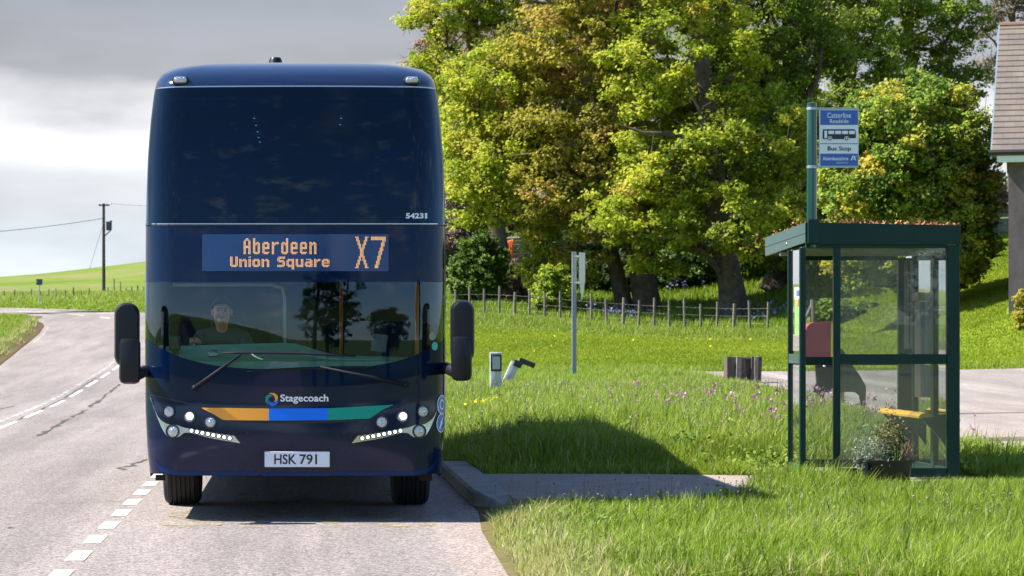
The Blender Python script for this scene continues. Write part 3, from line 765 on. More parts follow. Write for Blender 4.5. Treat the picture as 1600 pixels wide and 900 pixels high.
# stripe in three colours
def yband_top(x): return np.interp(x, [314, 420, 512, 614], [637, 638.5, 638, 632.5])
def yband_bot(x): return np.interp(x, [314, 330, 349, 420, 512, 578, 598, 614], [637.3, 645, 656.5, 657, 656.5, 654, 640, 633])
for a, b, m in ((314.5, 420, M_or), (420, 512, M_bl), (512, 613.5, M_gr)):
    xs = np.linspace(a, b, 20); ribbon('stripe', [(x, float(yband_top(x))) for x in xs], [(x, float(yband_bot(x))) for x in xs], m, .0032)
# ring emblem and lettering
em = MB()
cx_, cy_, ro, ri = 425.0, 624.0, 10.3, 5.0
emb_parts = []
for k, m in enumerate((M_or, M_bl, M_gr)):
    a0 = R(118) - k * R(120); V = []; n = 18
    for i in range(n + 1):
        t = i / n; ao = a0 - t * R(168); ai = a0 - R(62) - t * R(106)
        r_in = ri + (ro - ri) * .96 * (1 - t) ** 1.6 * .0 + (1 - min(1, t * 2.2)) * (ro - ri) * .9
        r_out = ro - max(0, t - .55) / .45 * (ro - ri) * .92
        for rr in (r_out, min(r_in, r_out - .05)):
            x, z = FX(cx_ + rr * math.cos(ao), cy_ - rr * math.sin(ao)); V.append(bus_p(x, z, .0034 + .0004 * k))
    emb_parts.append((V, [(2 * i, 2 * i + 1, 2 * i + 3, 2 * i + 2) for i in range(n)], m))
e0 = None
mbe = MB()
for k, (V, F, m) in enumerate(emb_parts): mbe.cur = k; mbe.add(V, F)
mbe.build('emblem', [M_or, M_bl, M_gr], bus, recalc=False)
def onbus(off): return lambda a, b: bus_p(*FX(a, b), off)
mb = MB(); put_text(mb, 'Stagecoach', 438, 513, 630.8, 616.2, onbus(.0034), bold=.02); mb.build('lettering', M_wh, bus, recalc=False)
mb = MB(); put_text(mb, '5423', 634, 661.6, 341.5, 333, onbus(.0034), bold=.035); put_text(mb, '1', 663.6, 667.2, 341.5, 333, onbus(.0034), bold=.035); mb.build('fleet_number', M_wh, bus, recalc=False)
# number plate
xl, zt = FX(413.5, 705.5); xr_, zbm = FX(515, 729.5)
mb = MB(); yp = BY + by0(.6) - .012
mb.box((BX + (xl + xr_) / 2, yp + .006, (zt + zbm) / 2), (xr_ - xl, .014, zt - zbm), bev=.004); plate = mb.build('number_plate', M_plate, bus)
mb = MB()
def flat(yy): return lambda a, b: (BX + FX(a, b)[0], yy, FX(a, b)[1])
put_text(mb, 'HSK', 428.5, 463, 725.2, 709.6, flat(yp - .0025), bold=.018); put_text(mb, '79', 468, 488.6, 725.2, 709.6, flat(yp - .0025), bold=.018); put_text(mb, 'I', 492.4, 495.4, 725.2, 709.6, flat(yp - .0025), bold=.018)
mb.build('characters', M_char, plate, recalc=False)
mb = MB(); mb.box((BX + (xl + xr_) / 2, yp + .016, (zt + zbm) / 2), (xr_ - xl + .03, .014, zt - zbm + .03), bev=.004); mb.build('plate_holder', M_seam, bus)
# lamps
def disc(mb, cxp, cyp, r_px, off, dome=0.0, ring=None, n=22):
    x0, z0 = FX(cxp, cyp); c = bus_p(x0, z0, 0); e = .01
    n_ = (bus_p(x0, z0, .01) - c).normalized(); tx = Vector((1, 0, 0)); tx = (tx - n_ * tx.dot(n_)).normalized(); tz = n_.cross(tx); 
    if tz.z < 0: tz = -tz
    r = r_px / 186.0; V = []; F = []
    if ring is None:
        rings = [(1, 0), (.85, .5), (.6, .85), (.3, .97)]
        for rr, hh in rings:
            for k in range(n): t = 2 * math.pi * k / n; V.append(c + n_ * (off + dome * hh) + tx * (r * rr * math.cos(t)) + tz * (r * rr * math.sin(t)))
        V.append(c + n_ * (off + dome))
        for q in range(len(rings) - 1):
            for k in range(n): F.append((q * n + k, q * n + (k + 1) % n, (q + 1) * n + (k + 1) % n, (q + 1) * n + k))
        for k in range(n): F.append(((len(rings) - 1) * n + k, (len(rings) - 1) * n + (k + 1) % n, len(V) - 1))
    else:
        for rr, hh in ((1, 0), (1.0, 1), (ring, 1), (ring, 0)):
            for k in range(n): t = 2 * math.pi * k / n; V.append(c + n_ * (off + dome * hh) + tx * (r * rr * math.cos(t)) + tz * (r * rr * math.sin(t)))
        for q in range(3):
            for k in range(n): F.append((q * n + k, q * n + (k + 1) % n, (q + 1) * n + (k + 1) % n, (q + 1) * n + k))
    mb.add(V, F)
swT = curve_pts([(234.5, 620), (241, 636), (249, 653), (262, 662.5), (276, 664), (290, 668.5), (330, 675.5), (366, 681)], 42)
swB = curve_pts([(236, 621), (244, 646), (255, 672), (266, 684.5), (280, 682), (293, 676), (332, 685), (375.5, 692.5)], 42)
for mirr in (0, 1):
    f = (lambda P: mir(P)) if mirr else (lambda P: P)
    o = ribbon('lamp_trim', f(swT), f(swB), M_chrome, .004)
    fx = (lambda x: 925 - x) if mirr else (lambda x: x)
    for (lx, ly, r_, lit) in ((264, 643, 8.6, 0), (296, 651, 8.6, 1), (328.5, 659.5, 8.6, 0), (270, 674, 9.2, 0)):
        mb = MB(); disc(mb, fx(lx), ly, r_, .006, .008); lamp = mb.build('headlight', M_lens, bus, smooth=True)
        if lit:
            mb = MB(); disc(mb, fx(lx) + .6, ly - .8, r_ * .66, .0125, .004); mb.build('bulb', M_lit, lamp, smooth=True)
        mb = MB(); disc(mb, fx(lx), ly, r_ + 2.0, .002, .012, ring=.83); mb.build('bezel', M_bezel, lamp, smooth=R(30))
        if not lit:
            mb = MB(); disc(mb, fx(lx), ly, r_ * .35, .014, .004); mb.build('bulb_cap', M_chrome, lamp, smooth=True)
    for k in range(8):
        t = k / 7; lx, ly = 299.5 + 59.5 * t, 673 + 11.8 * t
        mb = MB(); disc(mb, fx(lx), ly, 2.9, .009, .003, n=12); lamp = mb.build('daytime_lamp', M_drl, bus, smooth=True)
        mb = MB(); disc(mb, fx(lx), ly, 4.3, .0045, .006, ring=.66, n=14); mb.build('bezel', M_bezel, lamp)
    mb = MB(); disc(mb, fx(387), 675, 3.4, .002, .004, n=14); mb.build('tow_cap', M_seam, bus)
    # high marker lamp
    x0, z0 = FX(fx(283), 128)
    c = bus_p(x0, z0, .03); mb = MB(); mb.box(c, (.115, .06, .055), bev=.02); mk = mb.build('marker_lamp', M_lens, bus, smooth=R(40))
    mb = MB(); mb.box(c + Vector((0, .015, -.004)), (.14, .05, .075), bev=.02); mb.build('bezel', M_bezel, mk, smooth=R(40))
# roof aerial
mb = MB(); mb.lathe([(.078, 0), (.074, .03), (.055, .11), (.045, .128), (.0, .133)], (BX - .18, BY + 1.6, 3.925), n=16); mb.build('aerial', M_mirror_shell, bus, smooth=R(50))
mb = MB(); mb.box((BX + .75, BY + 3.4, 3.925), (.2, .2, .05), bev=.02); mb.build('roof_vent', M_wh, bus)
# round stickers
M_stblue = pbr('sticker_blue', (.02, .12, .50), .3, coat=.5); M_teal = pbr('sticker_teal', (.05, .50, .40), .4); M_greyst = pbr('sticker_grey', (.30, .29, .24), .5)
for (sx, sy) in ((697.5, 631.5), (696.5, 660)):
    V = []; z0 = CAMH - (sy - CY) * (BY + .35) / FPX; n = 26; xw = bw(z0)
    def sidept(a, rr):   # sticker wraps round the corner post
        zc = z0 + rr * .082 * math.sin(a); th = 1.0 + rr * .26 * math.cos(a) * 1.0
        w = bw(zc); r = .26; ang = min(1.57, max(0.2, th)); xx = (w - r) + r * math.sin(ang)
        return bus_p(min(xx, w - 1e-4), zc, .004)
    def fan(mb, r1, r0, dz=0):
        V = []; 
        for k in range(n): V.append(sidept(2 * math.pi * k / n, r1))
        for k in range(n): V.append(sidept(2 * math.pi * k / n, r0))
        mb.add([Vector(v) + Vector((dz, -dz, 0)) for v in V], [(k, (k + 1) % n, n + (k + 1) % n, n + k) for k in range(n)])
    mb = MB(); fan(mb, 1, .01); st = mb.build('sticker', M_stblue, bus, recalc=False)
    mb = MB(); fan(mb, 1.0, .9, .0015)
    fan(mb, .55, .40, .0015) if sy < 650 else fan(mb, .25, .02, .0015)
    if sy > 650:
        mb.add([sidept(a, r_) + Vector((.0015, -.0015, 0)) for a, r_ in ((4.4, .75), (4.0, .7), (1.2, .6), (.9, .7))], [(0, 1, 2, 3)])
    mb.build('symbol', M_wh, st, recalc=False)
for (sx, sy, r_, m) in ((679, 541, 6.6, M_teal), (675, 525.5, 6.4, M_greyst)):
    mb = MB(); disc(mb, sx, sy, r_, .003, 0.0005); mb.build('sticker', m, bus, recalc=False)
ribbon('paper_notice', [(240, 541), (252, 539)], [(238, 560), (248, 556)], M_wh, -.03)
# destination display
dsp = ribbon('destination_display', [(x, 366) for x in np.linspace(316, 607, 40)], [(x, 423.5) for x in np.linspace(316, 607, 40)], M_dispbg, .002)
GL = {}
def glyph(k, s): GL[k] = s.strip('/').split('/')
glyph('A', '..##../.####./##..##/##..##/##..##/##..##/######/######/##..##/##..##/##..##/##..##/##..##')
glyph('b', '##..../##..../##..../##.##./######/###.##/##..##/##..##/##..##/##..##/##..##/######/.####.')
glyph('e', '....../....../....../.####./######/##..##/##..##/######/######/##..../##..../######/.####.')
glyph('r', '....../....../....../##.###/######/###.../##..../##..../##..../##..../##..../##..../##....')
glyph('d', '....##/....##/....##/.##.##/######/##.###/##..##/##..##/##..##/##..##/##..##/######/.####.')
glyph('n', '....../....../....../##.##./######/###.##/##..##/##..##/##..##/##..##/##..##/##..##/##..##')
g2 = {'U': '##..##/##..##/##..##/##..##/##..##/##..##/##..##/######/.####.', 'n': '....../....../##.##./######/##..##/##..##/##..##/##..##/##..##',
      'i': '##/../##/##/##/##/##/##/##', 'o': '....../....../.####./######/##..##/##..##/##..##/######/.####.', ' ': '..../..../..../..../..../..../..../..../....',
      'S': '.#####/######/##..../#####./.#####/....##/....##/######/#####.', 'q': '....../....../.#####/######/##..##/##..##/##..##/######/.#####/....##/....##',
      'u': '....../....../##..##/##..##/##..##/##..##/##..##/######/.#####', 'a': '....../....../.####./....##/.#####/######/##..##/######/.#####',
      'r': '...../...../##.##/#####/###../##.../##.../##.../##...', 'e': '....../....../.####./######/##..##/######/##..../######/.####.'}
dots = []
def place_row(txt, table, x0, x1, y0, pitch_y):
    cols = []; xx = 0
    for ch in txt:
        rows_ = table[ch] if isinstance(table[ch], list) else table[ch].split('/')
        for r_, row in enumerate(rows_):
            for c_, q in enumerate(row):
                if q == '#': cols.append((xx + c_, r_))
        xx += len(rows_[0]) + (2 if table is GL else 1)
    mxc = max(c for c, r_ in cols)
    for c, r_ in cols: dots.append((x0 + (x1 - x0) * c / mxc, y0 + r_ * pitch_y))
place_row('Aberdeen', GL, 381.5, 493.5, 373.2, 1.93)
place_row('Union Square', g2, 360.5, 514, 401.8, 1.83)
for r_ in range(26):
    t = abs(r_ - 12.5) / 12.5; o_ = t * 3.9
    for c in range(11):
        if abs(c - (5 - o_)) < 1.15 or abs(c - (5 + o_)) < 1.15: dots.append((555.5 + c * 1.93, 370.7 + r_ * 1.90))
    if r_ < 3:
        for c in range(12): dots.append((580.5 + c * 1.93, 370.7 + r_ * 1.90))
    else:
        cc = 9.8 - 6.0 * (r_ - 3) / 22
        for c in range(12):
            if abs(c - cc) < 1.4: dots.append((580.5 + c * 1.93, 370.7 + r_ * 1.90))
V = []; F = []
for i, (a, b) in enumerate(dots):
    h_ = .62
    V += [bus_p(*FX(a + dx, b + dy), .0045) for dx, dy in ((-h_, h_), (h_, h_), (h_, -h_), (-h_, -h_))]; F.append((4 * i, 4 * i + 1, 4 * i + 2, 4 * i + 3))
MB().add(V, F).build('display_lettering', M_led, dsp, recalc=False)
M_off = pbr('unlit_led', (.02, .055, .11), .5)
V = []; F = []; i = 0
for a in np.arange(318, 606, 3.86):
    for b in np.arange(369, 421.5, 3.8):
        h_ = .5; V += [bus_p(*FX(a + dx, b + dy), .0035) for dx, dy in ((-h_, h_), (h_, h_), (h_, -h_), (-h_, -h_))]; F.append((4 * i, 4 * i + 1, 4 * i + 2, 4 * i + 3)); i += 1
MB().add(V, F).build('display_grid', M_off, dsp, recalc=False)
# mirrors
def mirror(name, s, cxp, top, bot, arm_x, arm_top, arm_bot, wpx, awpx):
    Z = BY - .12; c = px(cxp, (top + bot) / 2, Z); h = (bot - top) * Z / FPX; w = wpx * Z / FPX
    mb = MB(); r = w * .46; n = 8; out = []
    for (sx, sz) in ((1, 1), (-1, 1), (-1, -1), (1, -1)):
        st = {(1, 1): 0, (-1, 1): 90, (-1, -1): 180, (1, -1): 270}[(sx, sz)]
        for k in range(n + 1):
            a = R(st + 90 * k / n); out.append((sx * (w / 2 - r) + r * math.cos(a), sz * (h / 2 - r) + r * math.sin(a)))
    V = []; F = []; m = len(out)
    for sc, dy in ((.55, -.105), (.82, -.10), (.94, -.075), (1, -.03), (1, .05), (.93, .075)):
        for a, b in out:
            V.append((c.x + a * sc, c.y + dy, c.z + b * (1 - (1 - sc) * w / h)))
    for q in range(5):
        for k in range(m): F.append((q * m + k, q * m + (k + 1) % m, (q + 1) * m + (k + 1) % m, (q + 1) * m + k))
    F += [tuple(range(m)), tuple(range(5 * m, 6 * m))]
    mb.add(V, F); mo = mb.build(name, M_mirror_shell, bus, smooth=R(35))
    # arm: a flat column in front of the lower half, with a short bracket to the body
    c2 = px(arm_x, (arm_top + arm_bot) / 2, Z - .07); h2 = (arm_bot - arm_top) * (Z - .07) / FPX; w2 = awpx * Z / FPX
    mb = MB(); mb.box(c2 + Vector((0, -.01, 0)), (w2, .13, h2), bev=.045); mb.build('mirror_arm', M_mirror_shell, mo, smooth=R(45))
    tip = px(arm_x + s * -3, arm_bot - 12, Z - .03); xb, zb2 = (bw(tip.z) * s, tip.z + .05)
    end = Vector((BX + (bw(tip.z) + .004) * s, BY + .40, tip.z + .04))
    mb = MB(); mb.tube([tip, tip + Vector((-s * .05, .05, .02)), end], [.06, .055, .05], 10); mb.build('mirror_bracket', M_black, mo, smooth=R(45))
    # glass on the back
    mb = MB(); mb.box((c.x, c.y + .078, c.z + h * .08), (w * .72, .006, h * .62), bev=.0)
    mb.build('mirror_glass', pbr('mirror_silver', (.8, .8, .8), .02, metal=1.0), mo)
mirror('wing_mirror', -1, 198.5, 473, 574, 203, 528, 600, 39, 33)
mirror('wing_mirror', 1, 722.5, 469, 566, 721, 525, 595, 37, 32)
# wipers
M_wip = pbr('wiper_black', (.010, .012, .020), .65, spec=.2)
def wiper(pivot, tip, b0, b1):
    mb = MB(); P = lambda p, off: bus_p(*FX(*p), off)
    mb.tube([P(pivot, .015), P(((pivot[0] * .6 + tip[0] * .4), (pivot[1] * .6 + tip[1] * .4)), .055), P(tip, .035)], [.02, .015, .008], 6)
    mb.tube([P(pivot, .0), P(pivot, .035)], [.028, .024], 10)
    o = mb.build('wiper', M_wip, bus, smooth=True)
    mb = MB(); pts = [P((b0[0] + (b1[0] - b0[0]) * t, b0[1] + (b1[1] - b0[1]) * t + 2.0 * math.sin(t * math.pi) * -1), .016) for t in np.linspace(0, 1, 10)]
    mb.tube(pts, [.006] + [.011] * 8 + [.006], 5); mb.build('wiper_blade', M_wip, o, smooth=True)
wiper((305, 606), (381, 551), (347, 551.5), (556, 556.5))
wiper((634, 601), (500, 573), (385, 580.5), (590, 574))
# wheels
M_rim = pbr('wheel_rim', (.35, .35, .36), .4, metal=.8)
wheel0 = None
for yy, xs_ in ((2.50, ((-1.215, -.873), (.888, 1.232))), (8.6, ((-1.22, -.72), (.72, 1.22)))):
    for xa, xb in xs_:
        mb = MB(); w = xb - xa; r = .485
        prof = [(.29, .02), (.42, 0), (.455, .012), (.478, .04)]
        tread = []
        nt_ = 6
        for k in range(nt_):
            a = .045 + (w - .09) * k / nt_; b = .045 + (w - .09) * (k + 1) / nt_
            tread += [(r, a + .002), (r, b - .010), (r - .014, b - .009), (r - .014, b - .001)]
        prof += tread + [(.478, w - .04), (.455, w - .012), (.42, w), (.29, w - .02)]
        mb.lathe(prof, (BX + xa, BY + yy, r), axis='x', n=56); wh = mb.build('wheel', M_rubber, bus, smooth=R(30))
        side = xa if xa < 0 else xb
        mb = MB(); s = 1 if xa < 0 else -1
        mb.lathe([(.30, s * .03), (.285, s * .05), (.24, s * .07), (.16, s * .045), (.10, s * -.01), (.0, s * -.02)], (BX + side, BY + yy, r), axis='x', n=28); mb.build('rim', M_rim, wh, smooth=R(40))
# inside: floors, dash, cab screen, wheel, poles
M_dash = pbr('dash_green', (.30, .58, .43), .6, var=.12); M_dark = pbr('interior_dark', (.012, .014, .018), .8); M_floor = pbr('deck_floor', (.03, .035, .045), .7)
mb = MB(); mb.box((BX, BY + 6.6, .75), (2.4, 12.0, .04)); mb.box((BX, BY + 6.6, 2.36), (2.4, 11.8, .05)); mb.build('deck', M_floor, bus)
mb = MB(); mb.box((BX, BY + 6.4, 2.318), (2.4, 12.0, .03)); mb.box((BX, BY + 6.4, 3.60), (2.2, 11.6, .02)); mb.build('ceiling', pbr('ceiling_pale', (.30, .30, .30), .7), bus)
mb = MB(); V = []; F = []
xs = np.linspace(-1.12, 1.12, 21)
for x in xs:
    ztop = 1.505 - .03 * abs(x) - (.10 * sst(x, -.1, .4)) ; yf = bus_y(x, 1.35) + .06
    V += [(BX + x, BY + yf, 1.20), (BX + x, BY + yf + .08, 1.345), (BX + x, BY + yf + .55, ztop), (BX + x, BY + yf + .72, ztop - .1), (BX + x, BY + yf + .75, .9)]
for i in range(len(xs) - 1):
    for k in range(4): a = i * 5 + k; F.append((a, a + 5, a + 6, a + 1))
mb.add(V, F); dash = mb.build('dashboard', M_dash, bus, smooth=R(35))
mb = MB(); mb.lathe([(.045, 0), (.05, .02), (.03, .05), (0, .055)], (BX - .70, BY + .30, 1.39), n=16); mb.build('round_vent', M_lens, dash, smooth=True)
mb = MB(); mb.box((BX - 1.03, BY + .42, 1.50), (.10, .06, .14), bev=.02); mb.tube([(BX - 1.03, BY + .42, 1.45), (BX - 1.02, BY + .44, 1.36)], [.03, .035], 10); mb.build('ticket_reader', M_black, dash)
mb = MB(); mb.box((BX + .72, BY + .62, 1.50), (.13, .10, .15), rot=Matrix.Rotation(R(8), 3, 'Y')); mb.build('ticket_machine', pbr('ticket_machine_grey', (.10, .11, .13), .5), dash)
M_pole = pbr('grab_pole_orange', (.75, .22, .02), .35)
for (xx, yy) in ((.42, 2.4), (1.06, 1.0)):
    mb = MB(); mb.tube([(BX + xx, BY + yy, .77), (BX + xx, BY + yy, 2.3)], .018, 10); mb.build('grab_pole', M_pole, bus, smooth=True)
mb = MB(); mb.tube([(BX - 1.1, BY + 1.62, 2.02), (BX - .22, BY + 1.62, 2.02), (BX - .12, BY + 1.62, 1.99), (BX - .10, BY + 1.62, 1.9), (BX - .10, BY + 1.62, .9)], .016, 8)
mb.build('cab_frame', pbr('cab_frame_grey', (.4, .43, .47), .4), bus, smooth=True)
mb = MB(); mb.box((BX - .62, BY + 1.72, 1.22), (.50, .10, .72), bev=.05); mb.box((BX - .62, BY + 1.45, .98), (.50, .5, .12), bev=.05); mb.box((BX - .62, BY + 1.45, .84), (.3, .3, .2)); mb.box((BX - .62, BY + 1.74, 1.66), (.28, .09, .2), bev=.04); mb.build('driver_seat', M_dark, bus, smooth=R(40))
ca, sa = math.cos(R(62)), math.sin(R(62))
mb = MB(); c = Vector((BX - .66, BY + 1.02, 1.40)); ring = [c + Vector((.22 * math.cos(t), -.22 * math.sin(t) * ca * -1, .22 * math.sin(t) * .47)) for t in np.linspace(0, 2 * math.pi, 33)]
mb.tube(ring, .016, 8, cap=False); mb.tube([ring[0], ring[16]], .012, 6); mb.tube([c, c + Vector((0, -.2, -.35))], .03, 8); mb.build('steering_wheel', M_black, bus, smooth=True)
# rows of seat backs on both decks
M_seatb = pbr('seat_blue', (.02, .04, .13), .8)
mb = MB()
for zf in (.77, 2.39):
    for yy in np.arange(3.2 if zf < 1 else 1.6, 11.5, .85):
        for sx in (-.78, .78): mb.box((BX + sx, BY + yy, zf + .62), (.86, .10, .62), bev=.04)
so = mb.build('passenger_seats', M_seatb, bus); so['kind'] = 'stuff'
# small saloon lamps seen through the upper screen
M_salon = pbr('saloon_lamp', (.6, .65, .6), .4, emit=(.75, 1.0, .8), estr=.6)
for (a, b) in ((397, 185), (400, 196), (402.5, 206), (404, 215), (406, 222), (534, 163), (533, 185), (531.5, 195)):
    i_ = 1.2 + ((b - 160) / 70) * 3.5; P_ = px(a, b, BY + i_)
    mb = MB(); mb.lathe([(.0, -.004), (.008, -.003), (.011, .004)], P_, n=10); mb.build('saloon_lamp', M_salon, bus)

# ------------------------------------------------------------------ the driver
M_skin = pbr('skin', (.82, .38, .27), .55, var=.08, vscale=20); M_hair = pbr('dark_hair', (.05, .034, .024), .7, bump=.4, bscale=200); M_shirt = pbr('dark_jacket', (.075, .085, .11), .8); M_eye = pbr('eye_dark', (.02, .015, .012), .3); M_lip = pbr('lips', (.35, .13, .11), .5)
def skin_mesh(name, verts, edges, radii, mat, parent, root=0, sub=2):
    me = bpy.data.meshes.new(name); off = origin(parent)
    me.from_pydata([Vector(v) - off for v in verts], edges, [])
    o = bpy.data.objects.new(name, me); COL.objects.link(o)
    sm = o.modifiers.new('skin', 'SKIN'); 
    if not me.skin_vertices: me.skin_vertices.new()
    for i, r_ in enumerate(radii): me.skin_vertices[0].data[i].radius = (r_, r_) if not hasattr(r_, '__len__') else r_
    me.skin_vertices[0].data[root].use_root = True
    ss = o.modifiers.new('sub', 'SUBSURF'); ss.levels = sub; ss.render_levels = sub
    dg = bpy.context.evaluated_depsgraph_get(); dg.update()
    m2 = bpy.data.meshes.new_from_object(o.evaluated_get(dg)); bpy.data.objects.remove(o); bpy.data.meshes.remove(me)
    m2.materials.clear(); m2.materials.append(mat); m2.polygons.foreach_set('use_smooth', [True] * len(m2.polygons))
    o = bpy.data.objects.new(name, m2); COL.objects.link(o); o.parent = parent; return o
dx, dy = -.655 + BX, BY + 1.38
drv = thing('person', 'bus driver with short dark hair at the wheel behind the windscreen', 'person', (dx, dy, 1.0))
T = lambda x, y, z: Vector((dx + x, dy + y, z))
hand_l = px(303, 531, BY + .86)
hand_r = T(.20, -.44, 1.46)
V = [T(0, .1, 1.06), T(0, .12, 1.26), T(0, .13, 1.46), T(0, .10, 1.58), T(0, .075, 1.635),
     T(-.19, .11, 1.54), T(-.27, -.08, 1.36), hand_l + Vector((.03, .10, -.02)), T(.19, .11, 1.54), T(.28, -.06, 1.34), hand_r + Vector((-.01, .1, -.01)),
     T(-.10, -.22, 1.05), T(-.12, -.5, 1.02), T(-.12, -.52, .85), T(.10, -.22, 1.05), T(.12, -.5, 1.02), T(.12, -.52, .85)]
E = [(0, 1), (1, 2), (2, 3), (3, 4), (2, 5), (5, 6), (6, 7), (2, 8), (8, 9), (9, 10), (0, 11), (11, 12), (12, 13), (0, 14), (14, 15), (15, 16)]
rad = [(.16, .13), (.15, .12), (.165, .11), .058, .047, .072, .052, .036, .072, .052, .036, .085, .065, .05, .085, .065, .05]
# body with head grown as one surface
hv = len(V); V += [T(0, .045, 1.695), T(0, .02, 1.77), T(0, .03, 1.855), T(0, -.065, 1.70)]; E += [(4, hv), (hv, hv + 1), (hv + 1, hv + 2), (hv, hv + 3)]; rad += [(.060, .066), (.088, .105), (.080, .098), (.036, .030)]
for (h, s) in ((hand_l, 7), (hand_r, 10)):
    b = len(V); V.append(h + Vector((0, .03, 0))); E.append((s, b)); rad.append((.034, .02))
    for k in range(4):
        a = len(V); o_ = (k - 1.5) * .019; V += [h + Vector((o_, -.02, .012)), h + Vector((o_, -.05 + abs(o_) * .4, -.004)), h + Vector((o_, -.045, -.030))]; E += [(b, a), (a, a + 1), (a + 1, a + 2)]; rad += [.0095, .009, .008]
    a = len(V); sgn = 1 if h is hand_l else -1
    V += [h + Vector((sgn * .04, .0, .0)), h + Vector((sgn * .045, -.03, -.015))]; E += [(b, a), (a, a + 1)]; rad += [.011, .009]
body = skin_mesh('body', V, E, rad, M_skin, drv)
JV = [T(0, .1, 1.04), T(0, .12, 1.26), T(0, .13, 1.46), T(0, .085, 1.64), T(-.19, .11, 1.535), T(-.27, -.08, 1.36), hand_l + Vector((.02, .13, -.02)), T(.19, .11, 1.535), T(.28, -.06, 1.34), hand_r + Vector((-.0, .13, -.01))]
skin_mesh('jacket', JV, [(0, 1), (1, 2), (2, 3), (2, 4), (4, 5), (5, 6), (2, 7), (7, 8), (8, 9)], [(.18, .15), (.175, .14), (.19, .13), .072, .09, .068, .05, .09, .068, .05], M_shirt, drv)
mb = MB()
for i in range(9):
    for j in range(20): pass
V = []; F = []; nr, nc_ = 8, 22
for i in range(nr + 1):
    ph = math.pi / 2 * i / nr * 1.05
    for j in range(nc_):
        th = 2 * math.pi * j / nc_; fr = max(0, -math.sin(th))
        el = math.pi / 2 - ph * (1 - .42 * fr)
        V.append(T(.090 * math.cos(th) * math.cos(el), .032 + .114 * math.sin(th) * math.cos(el), 1.81 + .122 * math.sin(el)))
for i in range(nr):
    for j in range(nc_): a = i * nc_ + j; b = i * nc_ + (j + 1) % nc_; F.append((a, b, b + nc_, a + nc_))
mb.add(V, F); mb.build('hair', M_hair, drv, smooth=True)
for s in (-1, 1):
    mb = MB(); mb.lathe([(0, -.006), (.007, -.005), (.010, 0), (.007, .005), (0, .006)], T(s * .033, -.076, 1.785), axis='y', n=12); mb.build('eye', M_eye, drv, smooth=True)
    mb = MB(); mb.tube([T(s * .015, -.078, 1.803), T(s * .035, -.078, 1.808), T(s * .052, -.068, 1.802)], [.002, .004, .002], 6); mb.build('eyebrow', M_hair, drv, smooth=True)
    mb = MB(); mb.box(T(s * .084, .035, 1.77), (.020, .035, .055), bev=.009); mb.build('ear', M_skin, drv, smooth=True)
mb = MB(); mb.tube([T(0, -.078, 1.79), T(0, -.098, 1.765), T(0, -.088, 1.752)], [.008, .015, .014], 8); mb.build('nose', M_skin, drv, smooth=True)
mb = MB(); mb.tube([T(-.026, -.078, 1.727), T(0, -.088, 1.726), T(.026, -.078, 1.727)], [.004, .008, .004], 8); mb.build('mouth', M_lip, drv, smooth=True)
# ------------------------------------------------------------------ bus shelter
M_green = pbr('shelter_green', (.002, .030, .023), .4, spec=.3, var=.2, vscale=3)
M_greenl = pbr('shelter_green_sunlit', (.006, .060, .047), .45, coat=.3, var=.25, vscale=6)  # lighter green for the sun-facing side, sunlight put into the colour
M_pane = glass('shelter_glass', (.84, .88, .86), dust=.20, dustcol=(.62, .60, .52), refl=1.1, dscale=3.0)
M_paneb = glass('scratched_glass', (.80, .84, .82), dust=.18, dustcol=(.52, .50, .44), refl=1.0, dscale=2.0)
M_panec = glass('clear_glass', (.80, .86, .82), dust=.07, dustcol=(.50, .50, .42), refl=.7)
M_steel = pbr('galvanised', (.42, .44, .46), .45, metal=.7, var=.15, vscale=20)
SZ, SF = 28.0, 30.36; SX0, SX1 = 4.995, 6.586; GZ = .13
sh = thing('bus_shelter', 'dark green metal bus shelter with glass sides, yellow perch seat and planted flat roof', 'bus shelter', (5.8, 29.2, GZ))
def post(x, y, z1, w=.065, d=.065, z0=GZ - .1, mat=None, name='post'):
    mb = MB(); mb.box((x, y, (z0 + z1) / 2), (w, d, z1 - z0), bev=.006); return mb.build(name, mat or M_green, sh)
post(SX0 + .030, SZ + .03, 2.44, .058); post(5.365, SZ + .03, 2.44, .068); post(SX1 - .064, SZ + .035, 2.46, .126, .08)
post(SX0 + .03, 28.72, 2.43, .05, .04); post(5.32, SF, 2.40, .05, .06); post(SX1 - .06, SF, 2.40, .11, .07)
post(6.545, 28.95, 2.42, .05, .14); post(6.545, 29.86, 2.42, .05, .10)
def rail(p0, p1, h, d, name='rail', mat=None):
    a = Vector(p0); b = Vector(p1); dd = b - a; mb = MB()
    mb.box((a + b) / 2, (abs(dd.x) + (d if abs(dd.x) < 1e-6 else 0), abs(dd.y) + (d if abs(dd.y) < 1e-6 else 0), h), bev=.004); return mb.build(name, mat or M_green, sh)
xl_, xr2 = 5.40, SX1 - .128
rail((xl_, SZ + .03, 1.33), (xr2, SZ + .03, 1.33), .098, .045); rail((xl_, SZ + .03, .20), (xr2, SZ + .03, .20), .09, .045); rail((SX0 + .06, SZ + .03, 2.455), (xr2, SZ + .03, 2.455), .04, .05)
rail((5.347, SF, 1.29), (SX1 - .117, SF, 1.29), .09, .04); rail((5.347, SF, .19), (SX1 - .117, SF, .19), .08, .04); rail((5.347, SF, 2.40), (SX1 - .117, SF, 2.40), .05, .04)
rail((SX0 + .03, SZ + .065, 1.33), (SX0 + .03, 28.698, 1.33), .098, .045, mat=M_greenl); rail((SX0 + .03, SZ + .065, .22), (SX0 + .03, 28.698, .22), .11, .045, mat=M_greenl)
rail((6.545, SZ + .078, 1.33), (6.545, 28.878, 1.33), .07, .04); rail((6.545, 29.022, 1.33), (6.545, 29.808, 1.33), .07, .04); rail((6.545, 29.912, 1.33), (6.545, SF - .037, 1.33), .07, .04)
